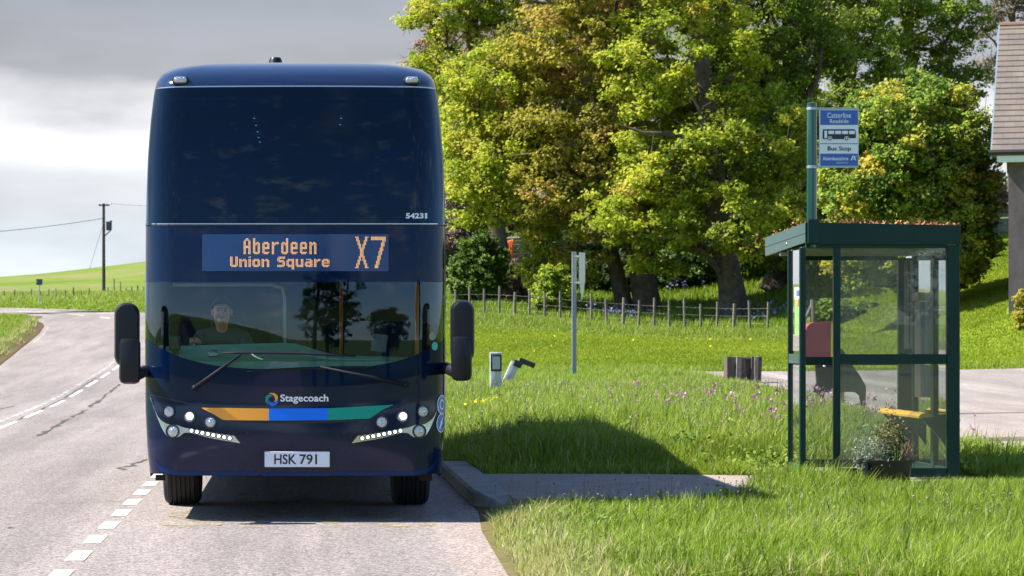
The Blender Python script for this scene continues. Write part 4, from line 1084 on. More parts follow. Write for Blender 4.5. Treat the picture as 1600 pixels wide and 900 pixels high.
rail((6.545, SZ + .078, .20), (6.545, SF - .037, .20), .07, .035)
def pane(p0, p1, z0, z1, mat=None):
    a = Vector(p0); b = Vector(p1); dd = b - a; mb = MB()
    V = [(a.x, a.y, z0), (b.x, b.y, z0), (b.x, b.y, z1), (a.x, a.y, z1)]
    mb.add(V, [(0, 1, 2, 3)]); return mb.build('glass_pane', mat or M_pane, sh, recalc=False)
for z0, z1 in ((.245, 1.281), (1.379, 2.435)):
    pane((xl_, SZ + .028, 0), (xr2, SZ + .028, 0), z0, z1)
    pane((5.345, SF, 0), (SX1 - .115, SF, 0), z0 - .015, z1 - .06, M_paneb)
    pane((SX0 + .03, SZ + .063, 0), (SX0 + .03, 28.70, 0), z0 + .03, z1 - .01, M_panec)
    for ya, yb in ((SZ + .075, 28.88), (29.02, 29.81), (29.91, SF - .035)): pane((6.548, ya, 0), (6.548, yb, 0), z0 - .01, z1 - .02, M_paneb)
# pale jamb strips and a timetable case on the back wall
mb = MB(); mb.box((6.515, SZ + .16, 1.90), (.012, .16, 1.03)); mb.box((6.515, 30.12, 1.9), (.012, .22, .95))
mb.build('wall_lining', pbr('pale_lining', (.30, .28, .26), .7, var=.2), sh)
mb = MB(); mb.box((6.505, 29.44, 1.42), (.05, .30, 1.0), bev=.008); tcse = mb.build('timetable_case', pbr('case_grey', (.34, .35, .37), .5), sh)
mb = MB(); mb.box((6.49, 29.44, 1.97), (.07, .32, .09), bev=.01); mb.build('case_header', pbr('case_cream', (.45, .47, .38), .5), tcse)
# roof with fascia on four sides, falling slightly to the rear
mb = MB()
zt0, zt1, zb0, zb1 = 2.690, 2.622, 2.492, 2.425
xa, xb_, ya, yb = 5.050, 6.592, SZ - .02, 30.42
def fasc(p0, p1, t0, t1, b0, b1, nrm):
    n = Vector(nrm) * .03; P = [Vector((p0[0], p0[1], b0)), Vector((p1[0], p1[1], b1)), Vector((p1[0], p1[1], t1)), Vector((p0[0], p0[1], t0))]
    return MB().add(P + [q - n for q in P], [(0, 1, 2, 3), (7, 6, 5, 4), (0, 4, 5, 1), (1, 5, 6, 2), (2, 6, 7, 3), (3, 7, 4, 0)])
fasc((xa, ya), (xb_, ya), zt0, zt0 - .03, zb0 - .022, zb0 - .022, (0, -1, 0)).build('fascia', M_green, sh)
o = fasc((xa, yb), (xa, ya + .002), zt1, zt0, zb1, zb0, (-1, 0, 0)).build('fascia', M_greenl, sh)
fasc((xb_, yb), (xb_, ya + .002), zt1 - .02, zt0 - .032, zb1, zb0, (1, 0, 0)).build('fascia', M_green, sh)
fasc((xa + .03, yb), (xb_ - .03, yb), zt1, zt1 - .02, zb1, zb1, (0, 1, 0)).build('fascia', M_green, sh)
mb = MB(); zmid0, zmid1 = zt0 - .105, zt1 - .100
mb.add([(xa - .002, yb, zmid1), (xa - .002, ya + .03, zmid0), (xa - .002, ya + .03, zmid0 - .006), (xa - .002, yb, zmid1 - .006)], [(0, 1, 2, 3)]); mb.build('fascia_groove', M_seam, sh, recalc=False)
mb = MB(); mb.add([(xa + .03, ya + .03, 2.475), (xb_ - .03, ya + .03, 2.475), (xb_ - .03, yb - .03, 2.43), (xa + .03, yb - .03, 2.43)], [(0, 1, 2, 3)])
mb.add([(xa + .03, ya + .03, 2.655), (xb_ - .03, ya + .03, 2.63), (xb_ - .03, yb - .03, 2.59), (xa + .03, yb - .03, 2.60)], [(0, 1, 2, 3)]); mb.build('roof_panel', pbr('roof_panel_dark', (.015, .02, .018), .7), sh)
mb = MB()
for yy, zz_ in ((SZ + .35, 2.45), (SZ + .9, 2.44), (29.6, 2.43)): mb.box((5.8, yy, zz_ - .01), (1.46, .05, .035))
mb.build('roof_rib', M_steel, sh)
mb = MB()
for (a, b) in ((1273.5, 364), (1273.5, 375.5)):
    p_ = px(a, b, SZ - .022); mb.lathe([(.008, 0), (.006, -.004), (0, -.005)], p_, axis='y', n=10)
for t in (.45,):
    yy = ya + (yb - ya) * t; mb.lathe([(.016, 0), (.012, -.006), (0, -.007)], (xa - .001, yy, 2.51), axis='x', n=10)
mb.build('bolt', M_steel, sh)
# sedum on the roof
n = 5200
sx = rng.uniform(xa + .01, xb_ - .01, n); sy = rng.uniform(ya + .0, yb - .01, n)
t = (sy - ya) / (yb - ya); hz = 2.66 - .07 * t - .02 * (sx - xa) / 1.5 + rng.gamma(2.0, .012, n) + .012 * np.maximum(0, wob(sx * 6, sy * 6))
V = []; s_ = rng.uniform(.006, .014, n); an = rng.uniform(0, 6.28, n); ti = rng.uniform(-.8, .8, n)
c = np.stack([sx, sy, hz], 1); d1 = np.stack([np.cos(an), np.sin(an), np.sin(ti)], 1) * s_[:, None]; d2 = np.stack([-np.sin(an) * np.cos(ti), np.cos(an) * np.cos(ti), np.abs(np.sin(ti)) + .6], 1) * s_[:, None]
V = np.stack([c - d1, c - d2, c + d1, c + d2 * 1.3], 1).reshape(-1, 3); tint = np.repeat(np.clip(rng.normal(.42 + .22 * wob(sx * 4, sy * 4), .2), 0, 1), 4)
M_sedum = attr_leaf('sedum', [(0, (.16, .045, .03)), (.35, (.30, .11, .05)), (.6, (.36, .20, .07)), (.85, (.28, .26, .05)), (1, (.12, .17, .04))], transl=.15)
o = np_mesh('sedum_mat', V, [np.arange(n * 4).reshape(-1, 4)], M_sedum, parent=sh, attrs={'tint': tint}); o['kind'] = 'stuff'
# perch seat with brackets
M_yellow = pbr('perch_yellow', (.62, .36, .03), .4, var=.08, coat=.3)
prof = [(6.225, .735), (6.222, .757), (6.245, .778), (6.285, .790), (6.325, .788), (6.365, .772), (6.368, .752)]
V = []; F = []; ys = np.linspace(28.2, 30.2, 9)
for y in ys: V += [(a, y, b) for a, b in prof]
m = len(prof)
for i in range(len(ys) - 1):
    for k in range(m): a = i * m + k; b = i * m + (k + 1) % m; F.append((a, b, b + m, a + m))
F += [tuple(range(m)), tuple(range((len(ys) - 1) * m, len(ys) * m))]
seat = MB().add(V, F).build('perch_seat', M_yellow, sh, smooth=R(40))
mb = MB()
for y in (28.6, 29.2, 29.75): mb.add([(a, y + d_, b + .0015) for d_ in (0, .006) for a, b in prof[1:6]], [(k, k + 1, k + 6, k + 5) for k in range(4)])
mb.build('seat_joint', pbr('joint_brown', (.2, .11, .02), .6), seat, recalc=False)
for y in (28.24, 29.2, 30.1):
    mb = MB(); mb.prism([(6.24, .745), (6.355, .748), (6.52, .745), (6.52, .42), (6.42, .56)], lambda a, b, d_: (a, y + d_, b), .02); mb.build('seat_bracket', M_green, sh)
# poster on the road-side pane
mb = MB(); X_ = SX0 + .028; y0_, y1_ = 28.16, 28.46
mb.cur = 0; mb.add([(X_, y0_, 1.565), (X_, y1_, 1.565), (X_, y1_, 1.93), (X_, y0_, 1.93)], [(0, 1, 2, 3)])
mb.cur = 1; mb.add([(X_, y0_, 1.93), (X_, y1_, 1.93), (X_, y1_, 2.05), (X_, y0_, 2.05)], [(0, 1, 2, 3)])
mb.cur = 2; mb.add([(X_ - .002, y0_ + .05, 1.96), (X_ - .002, y0_ + .20, 1.96), (X_ - .002, y0_ + .20, 2.02), (X_ - .002, y0_ + .05, 2.02)], [(0, 1, 2, 3)])
mb.cur = 3; mb.add([(X_ - .002, y0_, 1.86), (X_ - .002, y0_ + .14, 1.86), (X_ - .002, y0_ + .10, 1.93), (X_ - .002, y0_, 1.93)], [(0, 1, 2, 3)])
mb.build('poster', [pbr('poster_green', (.24, .46, .14), .5, var=.25, vscale=14), M_wh, M_stblue, pbr('poster_red', (.6, .12, .06), .5)], sh, recalc=False)

# ------------------------------------------------------------------ stop flag on its pole
M_pole_g = pbr('pole_green', (.004, .062, .048), .35, coat=.5)
st = thing('bus_stop_sign', 'blue and white bus stop flag on a green pole above the shelter corner', 'sign', (5.13, SZ + .05, 2.6))
mb = MB(); pxx = (1269.5 - CX) * SZ / FPX
mb.tube([(pxx, SZ + .03, 2.44), (pxx, SZ + .03, 3.865)], .0485, 20); mb.lathe([(.0485, 0), (.05, .004), (.05, .016), (.03, .022), (0, .024)], (pxx, SZ + .03, 3.86), n=20); mb.build('pole', M_pole_g, st, smooth=R(40))
mb = MB(); mb.box((pxx + .0, SZ - .03, 2.60), (.11, .09, .24), bev=.004); mb.build('pole_base', M_green, st)
yS = SZ - .01
def S(a, b, d_=0): p_ = px(a, b, SZ); return (p_.x, yS - d_, p_.z)
def rect(mb, x0, y0, x1, y1, d_): mb.add([S(x0, y1, d_), S(x1, y1, d_), S(x1, y0, d_), S(x0, y0, d_)], [(0, 1, 2, 3)])
a = S(1280.2, 262.2); b = S(1341.2, 168.2)
mb = MB(); mb.box(((a[0] + b[0]) / 2, yS + .012, (a[2] + b[2]) / 2), (b[0] - a[0], .016, b[2] - a[2]), bev=.002); plate = mb.build('flag_plate', pbr('flag_white', (.88, .87, .86), .4), st)
M_sblue = pbr('flag_blue', (.008, .085, .38), .35, coat=.4); M_sblk = pbr('flag_black', (.02, .022, .03), .4); M_swh = pbr('flag_letter_white', (.78, .80, .83), .4)
mb = MB(); rect(mb, 1281.6, 172.4, 1340.2, 195.2, -.0005); mb.build('blue_panel', M_sblue, plate, recalc=False); mb = MB(); rect(mb, 1281.6, 240.2, 1340.2, 259.0, -.0005); mb.build('blue_panel', M_sblue, plate, recalc=False)
mb = MB(); rect(mb, 1281.2, 168.2, 1341.2, 171.4, .0); mb.build('edge_rail', M_steel, plate, recalc=False); mb = MB(); rect(mb, 1281.2, 259.6, 1341.2, 262.4, .0); mb.build('edge_rail', M_steel, plate, recalc=False)
mb = MB(); fS = lambda d_: (lambda p, q: S(p, q, d_))
put_text(mb, 'Catterline', 1292.3, 1329.3, 184.3, 176.2, fS(.002), bold=.01); put_text(mb, 'Roadside', 1296.2, 1325.5, 192.6, 186.2, fS(.002), bold=.01)
put_text(mb, 'Aberdeenshire', 1285, 1325, 250.7, 244.9, fS(.002), bold=.022); put_text(mb, 'COUNCIL', 1306.5, 1324.5, 255.8, 253.0, fS(.002))
mb.add([S(1328.6, 250.8, .002), S(1330.6, 250.8, .002), S(1333.2, 244.5, .002), S(1334.6, 247.8, .002), S(1332.4, 247.8, .002), S(1331.6, 249.2, .002), S(1335.2, 249.2, .002), S(1335.9, 250.8, .002), S(1337.6, 250.8, .002), S(1334.3, 243.2, .002), S(1331.9, 243.2, .002)], [(0, 1, 2, 10), (2, 3, 9, 10), (3, 6, 7, 8, 9), (4, 3, 6, 5)])
mb.add([S(1335.6, 245.4, .002), S(1337.8, 242.6, .002), S(1338.2, 243.0, .002), S(1336.2, 246.2, .002)], [(0, 1, 2, 3)])
mb.build('white_lettering', M_swh, plate, recalc=False)
mb = MB(); put_text(mb, 'Bus Stop', 1293, 1329.2, 237.4, 228.6, fS(.002), bold=.012); rect(mb, 1281.6, 224.2, 1340.2, 225.0, .0015)
bp_ = [(1285.6, 202.2), (1333.5, 202.0), (1335.8, 203.2), (1336.8, 206.5), (1337.0, 214.5), (1336.2, 215.8), (1327, 216.2), (1322, 217.4), (1300, 217.4), (1296, 217.4), (1285.4, 217.4), (1285.0, 212)]
P = [S(a, b, .002) for a, b in bp_]; mb.add(P, [tuple(range(len(P)))]); mb.build('black_symbol', M_sblk, plate, recalc=False)
mb = MB()
for x0, x1 in ((1294.0, 1303.0), (1304.6, 1314.0), (1315.6, 1324.6), (1326.2, 1335.2)): rect(mb, x0, 204.4, x1, 209.6, .003)
rect(mb, 1287.8, 204.2, 1292.0, 216.0, .003)
for cx2 in (1296.6, 1322.4):
    P = [S(cx2 + 3.6 * math.cos(t), 216.6 + 3.6 * math.sin(t), .003) for t in np.linspace(0, 6.2832, 21)[:-1]]; mb.add(P, [tuple(range(20))])
mb.build('symbol_window', pbr('flag_white', (.88, .87, .86), .4), plate, recalc=False)
mb = MB()
for cx2 in (1296.6, 1322.4):
    for r1, r0, d_ in ((2.7, 1.5, .004),):
        V = [S(cx2 + rr * math.cos(t), 216.6 + rr * math.sin(t), d_) for rr in (r1, r0) for t in np.linspace(0, 6.2832, 21)[:-1]]
        mb.add(V, [(k, (k + 1) % 20, 20 + (k + 1) % 20, 20 + k) for k in range(20)])
mb.build('symbol_wheel', M_sblk, plate, recalc=False)
for yy in (169.8, 261.0):
    mb = MB(); p0_ = S(1262, yy); p1_ = S(1282, yy)
    mb.lathe([(.050, -.014), (.053, -.012), (.053, .012), (.050, .014)], (pxx, SZ + .03, p0_[2]), n=20); mb.box(((p1_[0] + pxx + .05) / 2, yS + .014, p0_[2]), (p1_[0] - pxx + .0, .02, .022)); mb.build('bracket', M_steel, st, smooth=R(40))

# ------------------------------------------------------------------ planter in front of the shelter
pl = thing('planter', 'black oval tub of silver and bronze plants in front of the shelter', 'planter', (5.75, 27.55, .10))
mb = MB(); 
def oval(rx, ry, z, n=28): return [(5.752 + rx * math.copysign(abs(math.cos(t)) ** .8, math.cos(t)), 27.55 + ry * math.copysign(abs(math.sin(t)) ** .8, math.sin(t)), z) for t in np.linspace(0, 2 * math.pi, n, endpoint=False)]
lv = [(.20, .13, .08), (.225, .15, .12), (.25, .165, .28), (.255, .17, .325), (.285, .19, .325), (.288, .192, .350), (.268, .175, .352), (.255, .165, .325)]
V = []; F = []
for a, b, c_ in lv: V += oval(a, b, c_)
for i in range(len(lv) - 1):
    for k in range(28): F.append((i * 28 + k, i * 28 + (k + 1) % 28, (i + 1) * 28 + (k + 1) % 28, (i + 1) * 28 + k))
F.append(tuple(range(28))); mb.add(V, F); mb.box((5.52, 27.40, .20), (.05, .05, .24), bev=.01); mb.build('tub', M_black, pl, smooth=R(40))
mb = MB(); P = oval(.255, .165, .322); mb.add(P, [tuple(range(28))]); mb.build('compost', pbr('compost', (.03, .02, .014), .95, bump=.8), pl, recalc=False)
def leafcloud(name, pts, size, mat, parent, tint, up=.3, asp=.5):
    n = len(pts); r = rng.normal(size=(n, 3)); r[:, 2] = np.abs(r[:, 2]) * .7 + up; r /= np.linalg.norm(r, axis=1)[:, None]
    q = np.cross(r, rng.normal(size=(n, 3))); q /= np.linalg.norm(q, axis=1)[:, None] + 1e-9; q2 = np.cross(r, q)
    s = (rng.uniform(.6, 1.3, n) * size)[:, None]
    V = np.stack([pts - q * s, pts - q2 * s * asp, pts + q * s, pts + q2 * s * asp], 1).reshape(-1, 3)
    return np_mesh(name, V, [np.arange(n * 4).reshape(-1, 4)], mat, parent=parent, attrs={'tint': np.repeat(tint, 4)})
def stems_mb(base_pts, tips, r=.003):
    mb = MB()
    for b, t in zip(base_pts, tips): mb.tube([b, (Vector(b) + Vector(t)) / 2 + Vector((rng.normal(0, .01), rng.normal(0, .01), 0)), t], [r, r * .8, r * .4], 4, cap=False)
    return mb
M_silver = attr_leaf('silver_foliage', [(0, (.10, .14, .09)), (1, (.30, .34, .29))], transl=.2)
M_bronze = attr_leaf('bronze_foliage', [(0, (.05, .06, .015)), (.4, (.12, .14, .03)), (.7, (.22, .12, .05)), (1, (.30, .26, .14))], transl=.2)
M_brown = attr_leaf('dry_stem', [(0, (.16, .08, .05)), (1, (.40, .22, .15))], transl=.1)
def cloud(c, r, n): return np.array(c) + rng.normal(size=(n, 3)) * np.array(r) * .5
p1 = np.vstack([cloud((5.50 + .06 * k, 27.50, .42 + .03 * math.sin(k * 2)), (.10, .12, .16), 240) for k in range(5)]); p1[:, 2] = np.maximum(p1[:, 2], .27)
leafcloud('silver_plant', p1, .016, M_silver, pl, rng.uniform(0, 1, len(p1)), asp=.35)
p2 = np.vstack([cloud((5.70 + .05 * k, 27.55, .42 + h), (.08, .10, .17 + h), 260) for k, h in enumerate((.03, .10, .16, .10, .06))]); p2[:, 2] = np.maximum(p2[:, 2], .34)
leafcloud('bronze_plant', p2, .016, M_bronze, pl, rng.uniform(0, 1, len(p2)), asp=.6)
b_ = [(5.90 + rng.normal(0, .05), 27.5 + rng.normal(0, .05), .34) for _ in range(46)]; t_ = [(b[0] + rng.normal(.03, .05), b[1] + rng.normal(0, .04), .40 + rng.uniform(.02, .15)) for b in b_]
mbb = stems_mb(b_, t_, .005); o = mbb.build('dry_stems', pbr('dry_stem_plain', (.30, .16, .11), .8, var=.4, vscale=30), pl)
b_ = [(5.86 + rng.normal(0, .03), 27.48 + rng.normal(0, .04), .34) for _ in range(30)]; t_ = [(b[0] + rng.normal(0, .03), b[1] + rng.normal(0, .03), .40 + rng.uniform(.0, .12)) for b in b_]
stems_mb(b_, t_, .006).build('green_shoots', pbr('green_shoot', (.10, .20, .03), .6), pl)

# ------------------------------------------------------------------ animal cut-out and red board on the far side of the shelter
M_cut = pbr('black_cutout', (.022, .022, .024), .75, var=.3, vscale=5)
cutZ = 52.0
cs = thing('animal_cutout', 'black animal-shaped cutout standing beside the side road behind the shelter', 'sculpture', tuple(px(1312, 640, cutZ)))
out = [(190, 455), (300, 452), (360, 440), (385, 330), (408, 306), (432, 316), (452, 345), (480, 400), (520, 455), (590, 555), (638, 640), (636, 740), (630, 845), (600, 842), (592, 770), (583, 722), (555, 697), (530, 690), (460, 688), (400, 690), (300, 694), (276, 690), (268, 745), (248, 742), (238, 690), (228, 664), (214, 700), (176, 692), (182, 650), (205, 606), (198, 520)]
P2 = [(1240 + a / 5.63, 490 + b / 5.625) for a, b in out]
mb = MB(); mb.prism(P2, lambda a, b, d_: tuple(px(a, b, cutZ) + Vector((0, d_, 0))), .09); mb.build('body', M_cut, cs)
mb = MB(); a = px(1289, 573, cutZ - .01); mb.tube([a + Vector((.04, 0, .09)), a + Vector((-.02, 0, 0))], .022, 6); mb.build('tusk', M_wh, cs)
mb = MB(); a = px(1317, 616, cutZ); mb.tube([a + Vector((0, .04, .04)), a + Vector((0, .04, -.17))], .035, 8); mb.build('support_stake', pbr('stake_red', (.34, .16, .10), .8), cs)
mb = MB(); a = px(1338, 633, cutZ - .02); mb.box(a, (.16, .04, .04), rot=Matrix.Rotation(R(-20), 3, 'Y')); mb.build('foot_bar', M_steel, cs)
rbZ = 53.2
rb = thing('red_board', 'red board with one rounded corner on a dark post behind the animal cutout', 'board', tuple(px(1279, 600, rbZ)))
P2 = [(1298.5, 560), (1298.5, 502.6), (1272, 503.5), (1266, 505.5), (1261, 510.5), (1258.6, 518), (1258.4, 560)]
mb = MB(); mb.prism(P2, lambda a, b, d_: tuple(px(a, b, rbZ) + Vector((-.26 * d_, d_, 0))), .16); mb.build('panel', pbr('board_red', (.34, .055, .06), .6, var=.15, vscale=4), rb)
mb = MB(); a = px(1280, 560, rbZ + .2); mb.tube([a + Vector((0, 0, .3)), (a.x, a.y, float(H(a.x, a.y)) - .1)], .05, 8); mb.build('post', M_cut, rb)

# ------------------------------------------------------------------ verge posts and signs
M_mk = pbr('marker_white', (.40, .42, .40), .6, var=.35, vscale=6); M_mkb = pbr('marker_black', (.015, .015, .016), .5); M_refl = pbr('reflector_grey', (.33, .36, .36), .3, var=.12, vscale=12)
def marker(name, label, loc, w, h, tilt=None, broken=False):
    t = thing(name, label, 'marker post', loc)
    mb = MB(); mb.box((0, 0, h * .5 - .15), (w, w * .55, h + .3 - .02), bev=.02); o = mb.build('shaft', M_mk, t, world=False, smooth=R(40))
    if not broken:
        mb = MB(); mb.box((.004, -w * .29, h - .20), (w * .98, .03, .36), bev=.012); f = mb.build('reflector_frame', M_mkb, t, world=False, smooth=R(40))
        mb = MB(); mb.box((.006, -w * .29 - .016, h - .20), (w * .66, .006, .27)); mb.build('reflector', M_refl, f, world=False)
        mb = MB(); mb.box((0, .01, h + .0), (w * 1.04, w * .6, .05), bev=.02); mb.build('cap', M_mk, t, world=False, smooth=R(40))
    else:
        mb = MB(); mb.box((.06, -.02, h - .02), (w * .95, w * .66, .16), bev=.02); mb.build('torn_top', M_mkb, t, world=False)
        mb = MB(); mb.box((.26, -.03, h + .10), (.13, .05, .42), rot=Matrix.Rotation(R(88), 3, 'Y'), bev=.02); mb.build('hanging_reflector', M_mkb, t, world=False)
    if tilt: t.rotation_euler = tilt
    return t
p_ = px(774.5, 617, 60.0); gz = float(H(p_.x, 60.0)); marker('marker_post', 'upright white marker post with black-framed grey reflector on the verge', (p_.x, 60.0, gz), .245, .84)
p_ = px(790, 574, 70.0); gz = float(H(p_.x, 70.0)); marker('marker_post', 'broken white marker post leaning right with its black top hanging off', (p_.x, 70.0, gz), .23, .62, tilt=(0, R(24), 0), broken=True)
p_ = px(897, 573, 75.0); gz = float(H(p_.x, 75.0))
sg = thing('road_sign', 'grey metal post with a road sign seen nearly edge-on', 'road sign', (p_.x, 75.0, gz))
ht = CAMH + (CY - 393.5) * 75 / FPX - gz
mb = MB(); mb.box((0, 0, ht / 2 - .2), (.115, .115, ht + .4), bev=.012); mb.build('post', pbr('post_grey', (.22, .25, .28), .5, metal=.4, var=.15), sg, world=False)
mb = MB(); mb.prism([(-.30, -.02), (.30, -.02), (.30, -.75), (0, -1.28), (-.30, -.75)], lambda a, b, d_: (.10 + d_ + .30 * .34 + a * .34, a * .94, ht + b), .02); mb.build('sign_plate', pbr('sign_back_pale', (.62, .66, .58), .5), sg, world=False)
mb = MB(); mb.box((.09, -.02, ht - .12), (.22, .14, .05)); mb.box((.09, -.02, ht - .82), (.22, .14, .05)); mb.build('clamp', M_steel, sg, world=False)
# timber stump planter
tp = thing('timber_planter', 'weathered dark timber planter of upright sleepers at the verge end', 'planter', (px(1162, 590, 72.0).x, 72.0, float(H(px(1162, 590, 72).x, 72.0))))
M_sleeper = pbr('old_timber', (.10, .075, .058), .9, var=.45, vscale=7, bump=.5); M_sl2 = pbr('weathered_timber', (.20, .17, .14), .9, var=.3, vscale=7)
h = CAMH + (CY - 557) * 72 / FPX - tp.location.z
for k, (a, w, d_, m) in enumerate(((-.385, .10, .0, M_sleeper), (-.27, .12, .1, M_sl2), (-.14, .13, -.05, M_sl2), (-.02, .14, .02, M_sleeper), (.10, .12, .12, M_sleeper), (.235, .12, -.03, M_sleeper), (.30, .10, -.08, M_sl2), (.39, .12, .02, M_sleeper))):
    mb = MB(); mb.box((a, d_, h / 2 - .1 - (.03 if k in (3, 4) else 0)), (w, .12, h + .2), rot=Matrix.Rotation(R(rng.normal(0, 1.5)), 3, 'Y'), bev=.01); mb.build('sleeper', m, tp, world=False)
mb = MB(); mb.box((0, .35, h / 2 - .1), (.84, .5, h + .14)); mb.build('inner_box', M_sleeper, tp, world=False)
mb = MB(); mb.box((0, .02, h - .045), (.28, .09, .05)); mb.build('top_board', M_sl2, tp, world=False)

# ------------------------------------------------------------------ utility pole, wires, far sign
M_wood = pbr('pole_wood', (.055, .045, .040), .9, var=.3)
pz = 240.0; pb = px(162, 461, pz); gz = float(H(pb.x, pz)); ptop = px(161, 318, pz).z
up_ = thing('utility_pole', 'dark wooden utility pole carrying a grey transformer, at the field edge', 'utility pole', (pb.x, pz, gz))
mb = MB(); mb.tube([(0, 0, -.5), (0, 0, ptop - gz)], [.16, .12], 10); mb.build('post', M_wood, up_, world=False, smooth=R(40))
hh = ptop - gz
mb = MB(); mb.box((.05, -.15, hh - .15), (.95, .10, .12)); mb.build('crossarm', M_wood, up_, world=False)
mb = MB()
for a in (-.35, .25, .62): mb.lathe([(.05, 0), (.07, .05), (.04, .1), (.06, .15), (0, .2)], (a, -.15, hh - .1), n=8)
mb.build('insulator', pbr('porcelain', (.5, .5, .5), .3), up_, world=False)
mb = MB(); zt_ = px(0, 346, pz).z - gz; zl_ = px(0, 360, pz).z - gz
mb.box((.45, 0, (zt_ + zl_) / 2), (.48, .5, zt_ - zl_), bev=.05); mb.box((.62, 0, zt_ + .02), (.2, .3, .1)); mb.tube([(0, 0, zl_ - .55), (.6, 0, zl_)], .05, 6)
mb.build('transformer', pbr('transformer_grey', (.06, .065, .075), .6), up_, world=False)
mb = MB(); w0 = Vector((0, 0, px(0, 341, pz).z - gz)); w1 = px(-60, 366, 215) - Vector((pb.x, pz, gz)); w2 = px(-300, 330, 120) - Vector((pb.x, pz, gz))
def sagc(a, b, s, n=14): return [a + (b - a) * t + Vector((0, 0, -s * 4 * t * (1 - t))) for t in np.linspace(0, 1, n)]
mb.tube(sagc(w0, w1, .15), .022, 4); mb.tube(sagc(Vector((0, 0, hh - 1.6)), px(140, 420, 232) - Vector((pb.x, pz, gz)), 0), .018, 4)
mb.tube(sagc(Vector((.62, -.15, hh - .02)), Vector((30, 12, hh + .3)), .5), .010, 4); mb.build('wire', pbr('wire_dark', (.09, .09, .10), .6), up_, world=False)
fs = px(61.5, 471, 172); gz = float(H(fs.x, 172.0))
sg2 = thing('road_sign', 'small square road sign seen from behind beside the bend', 'road sign', (fs.x, 172.0, gz))
tz = px(0, 436, 172).z - gz
mb = MB(); mb.tube([(0, 0, -.3), (0, 0, tz)], .04, 8); mb.build('post', M_steel, sg2, world=False)
mb = MB(); mb.box((0, -.05, tz - .18), (.38, .03, .36), bev=.01); mb.build('sign_plate', pbr('sign_back_grey', (.07, .085, .10), .5), sg2, world=False)
mb = MB(); mb.box((-.14, -.07, tz - .16), (.07, .02, .12)); mb.build('yellow_label', pbr('label_yellow', (.6, .5, .05), .5), sg2, world=False)

# ------------------------------------------------------------------ fences
M_fp = pbr('fence_post', (.19, .155, .125), .9, var=.35, vscale=10); M_wire = pbr('fence_wire', (.16, .15, .14), .8)
def wire_fence(name, label, P, heights, r=.05, wires=(.35, .65, .95), group=None):
    t = thing(name, label, 'fence', (P[0][0], P[0][1], float(H(*P[0]))))
    tops = []
    for i, (x, y) in enumerate(P):
        z = float(H(x, y)); hgt = heights[i % len(heights)]; lx, ly = rng.normal(0, .03, 2)
        mb = MB(); rr = r * (1.35 if i % 7 == 5 else 1); mb.tube([(x, y, z - .3), (x + lx, y + ly, z + hgt)], [rr, rr * .9], 7); mb.build('post', M_fp, t)
    mb = MB()
    for w in wires:
        for i in range(len(P) - 1):
            a = Vector((*P[i], float(H(*P[i])) + w)); b = Vector((*P[i + 1], float(H(*P[i + 1])) + w)); mb.tube([a, (a + b) / 2 + Vector((0, 0, -.012)), b], .005, 3, cap=False)
    mb.build('wire', M_wire, t)
P = [(6.2 + (18.8 - 6.2) * t, 121.5 - 9.0 * t + .4 * math.sin(t * 9)) for t in np.linspace(0, 1, 22)]
wire_fence('wire_fence', 'post and wire fence along the foot of the wood', P, (1.22, 1.15, 1.28, 1.2, 1.32, 1.1), r=.055)
P = [(-21.8 + 6.8 * t, 186 + 17 * t) for t in np.linspace(0, 1, 15)]
wire_fence('field_fence', 'low post and wire fence at the edge of the green field', P, (.75, .6, .8, .55, .7), r=.045, wires=(.6, .85))
P = [(-15.2 + 3.6 * t, 226 + 4 * t) for t in np.linspace(0, 1, 9)]
wire_fence('field_fence', 'scattered fence stakes around the foot of the utility pole', P, (.5, 1.2, .9, .4, .5, .6), r=.055, wires=(.4,))
# board fence beyond the house corner
bf = thing('board_fence', 'weathered horizontal board fence in the shade behind the leafy bush', 'fence', (px(1540, 375, 126).x, 126, float(H(px(1540, 375, 126).x, 126))))
x0 = px(1500, 0, 126).x; x1 = px(1620, 0, 126).x; gz = CAMH + (CY - 372) * 126 / FPX
for k in range(5):
    mb = MB(); mb.box(((x0 + x1) / 2, 126, gz + .12 + .22 * k), (x1 - x0, .04, .17), rot=Matrix.Rotation(R(-4), 3, 'Y')); mb.build('board', M_sl2, bf)
for k in range(3):
    mb = MB(); mb.box((x0 + (x1 - x0) * (.2 + .3 * k), 125.93, gz + .4), (.12, .1, 1.5)); mb.build('post', M_fp, bf)

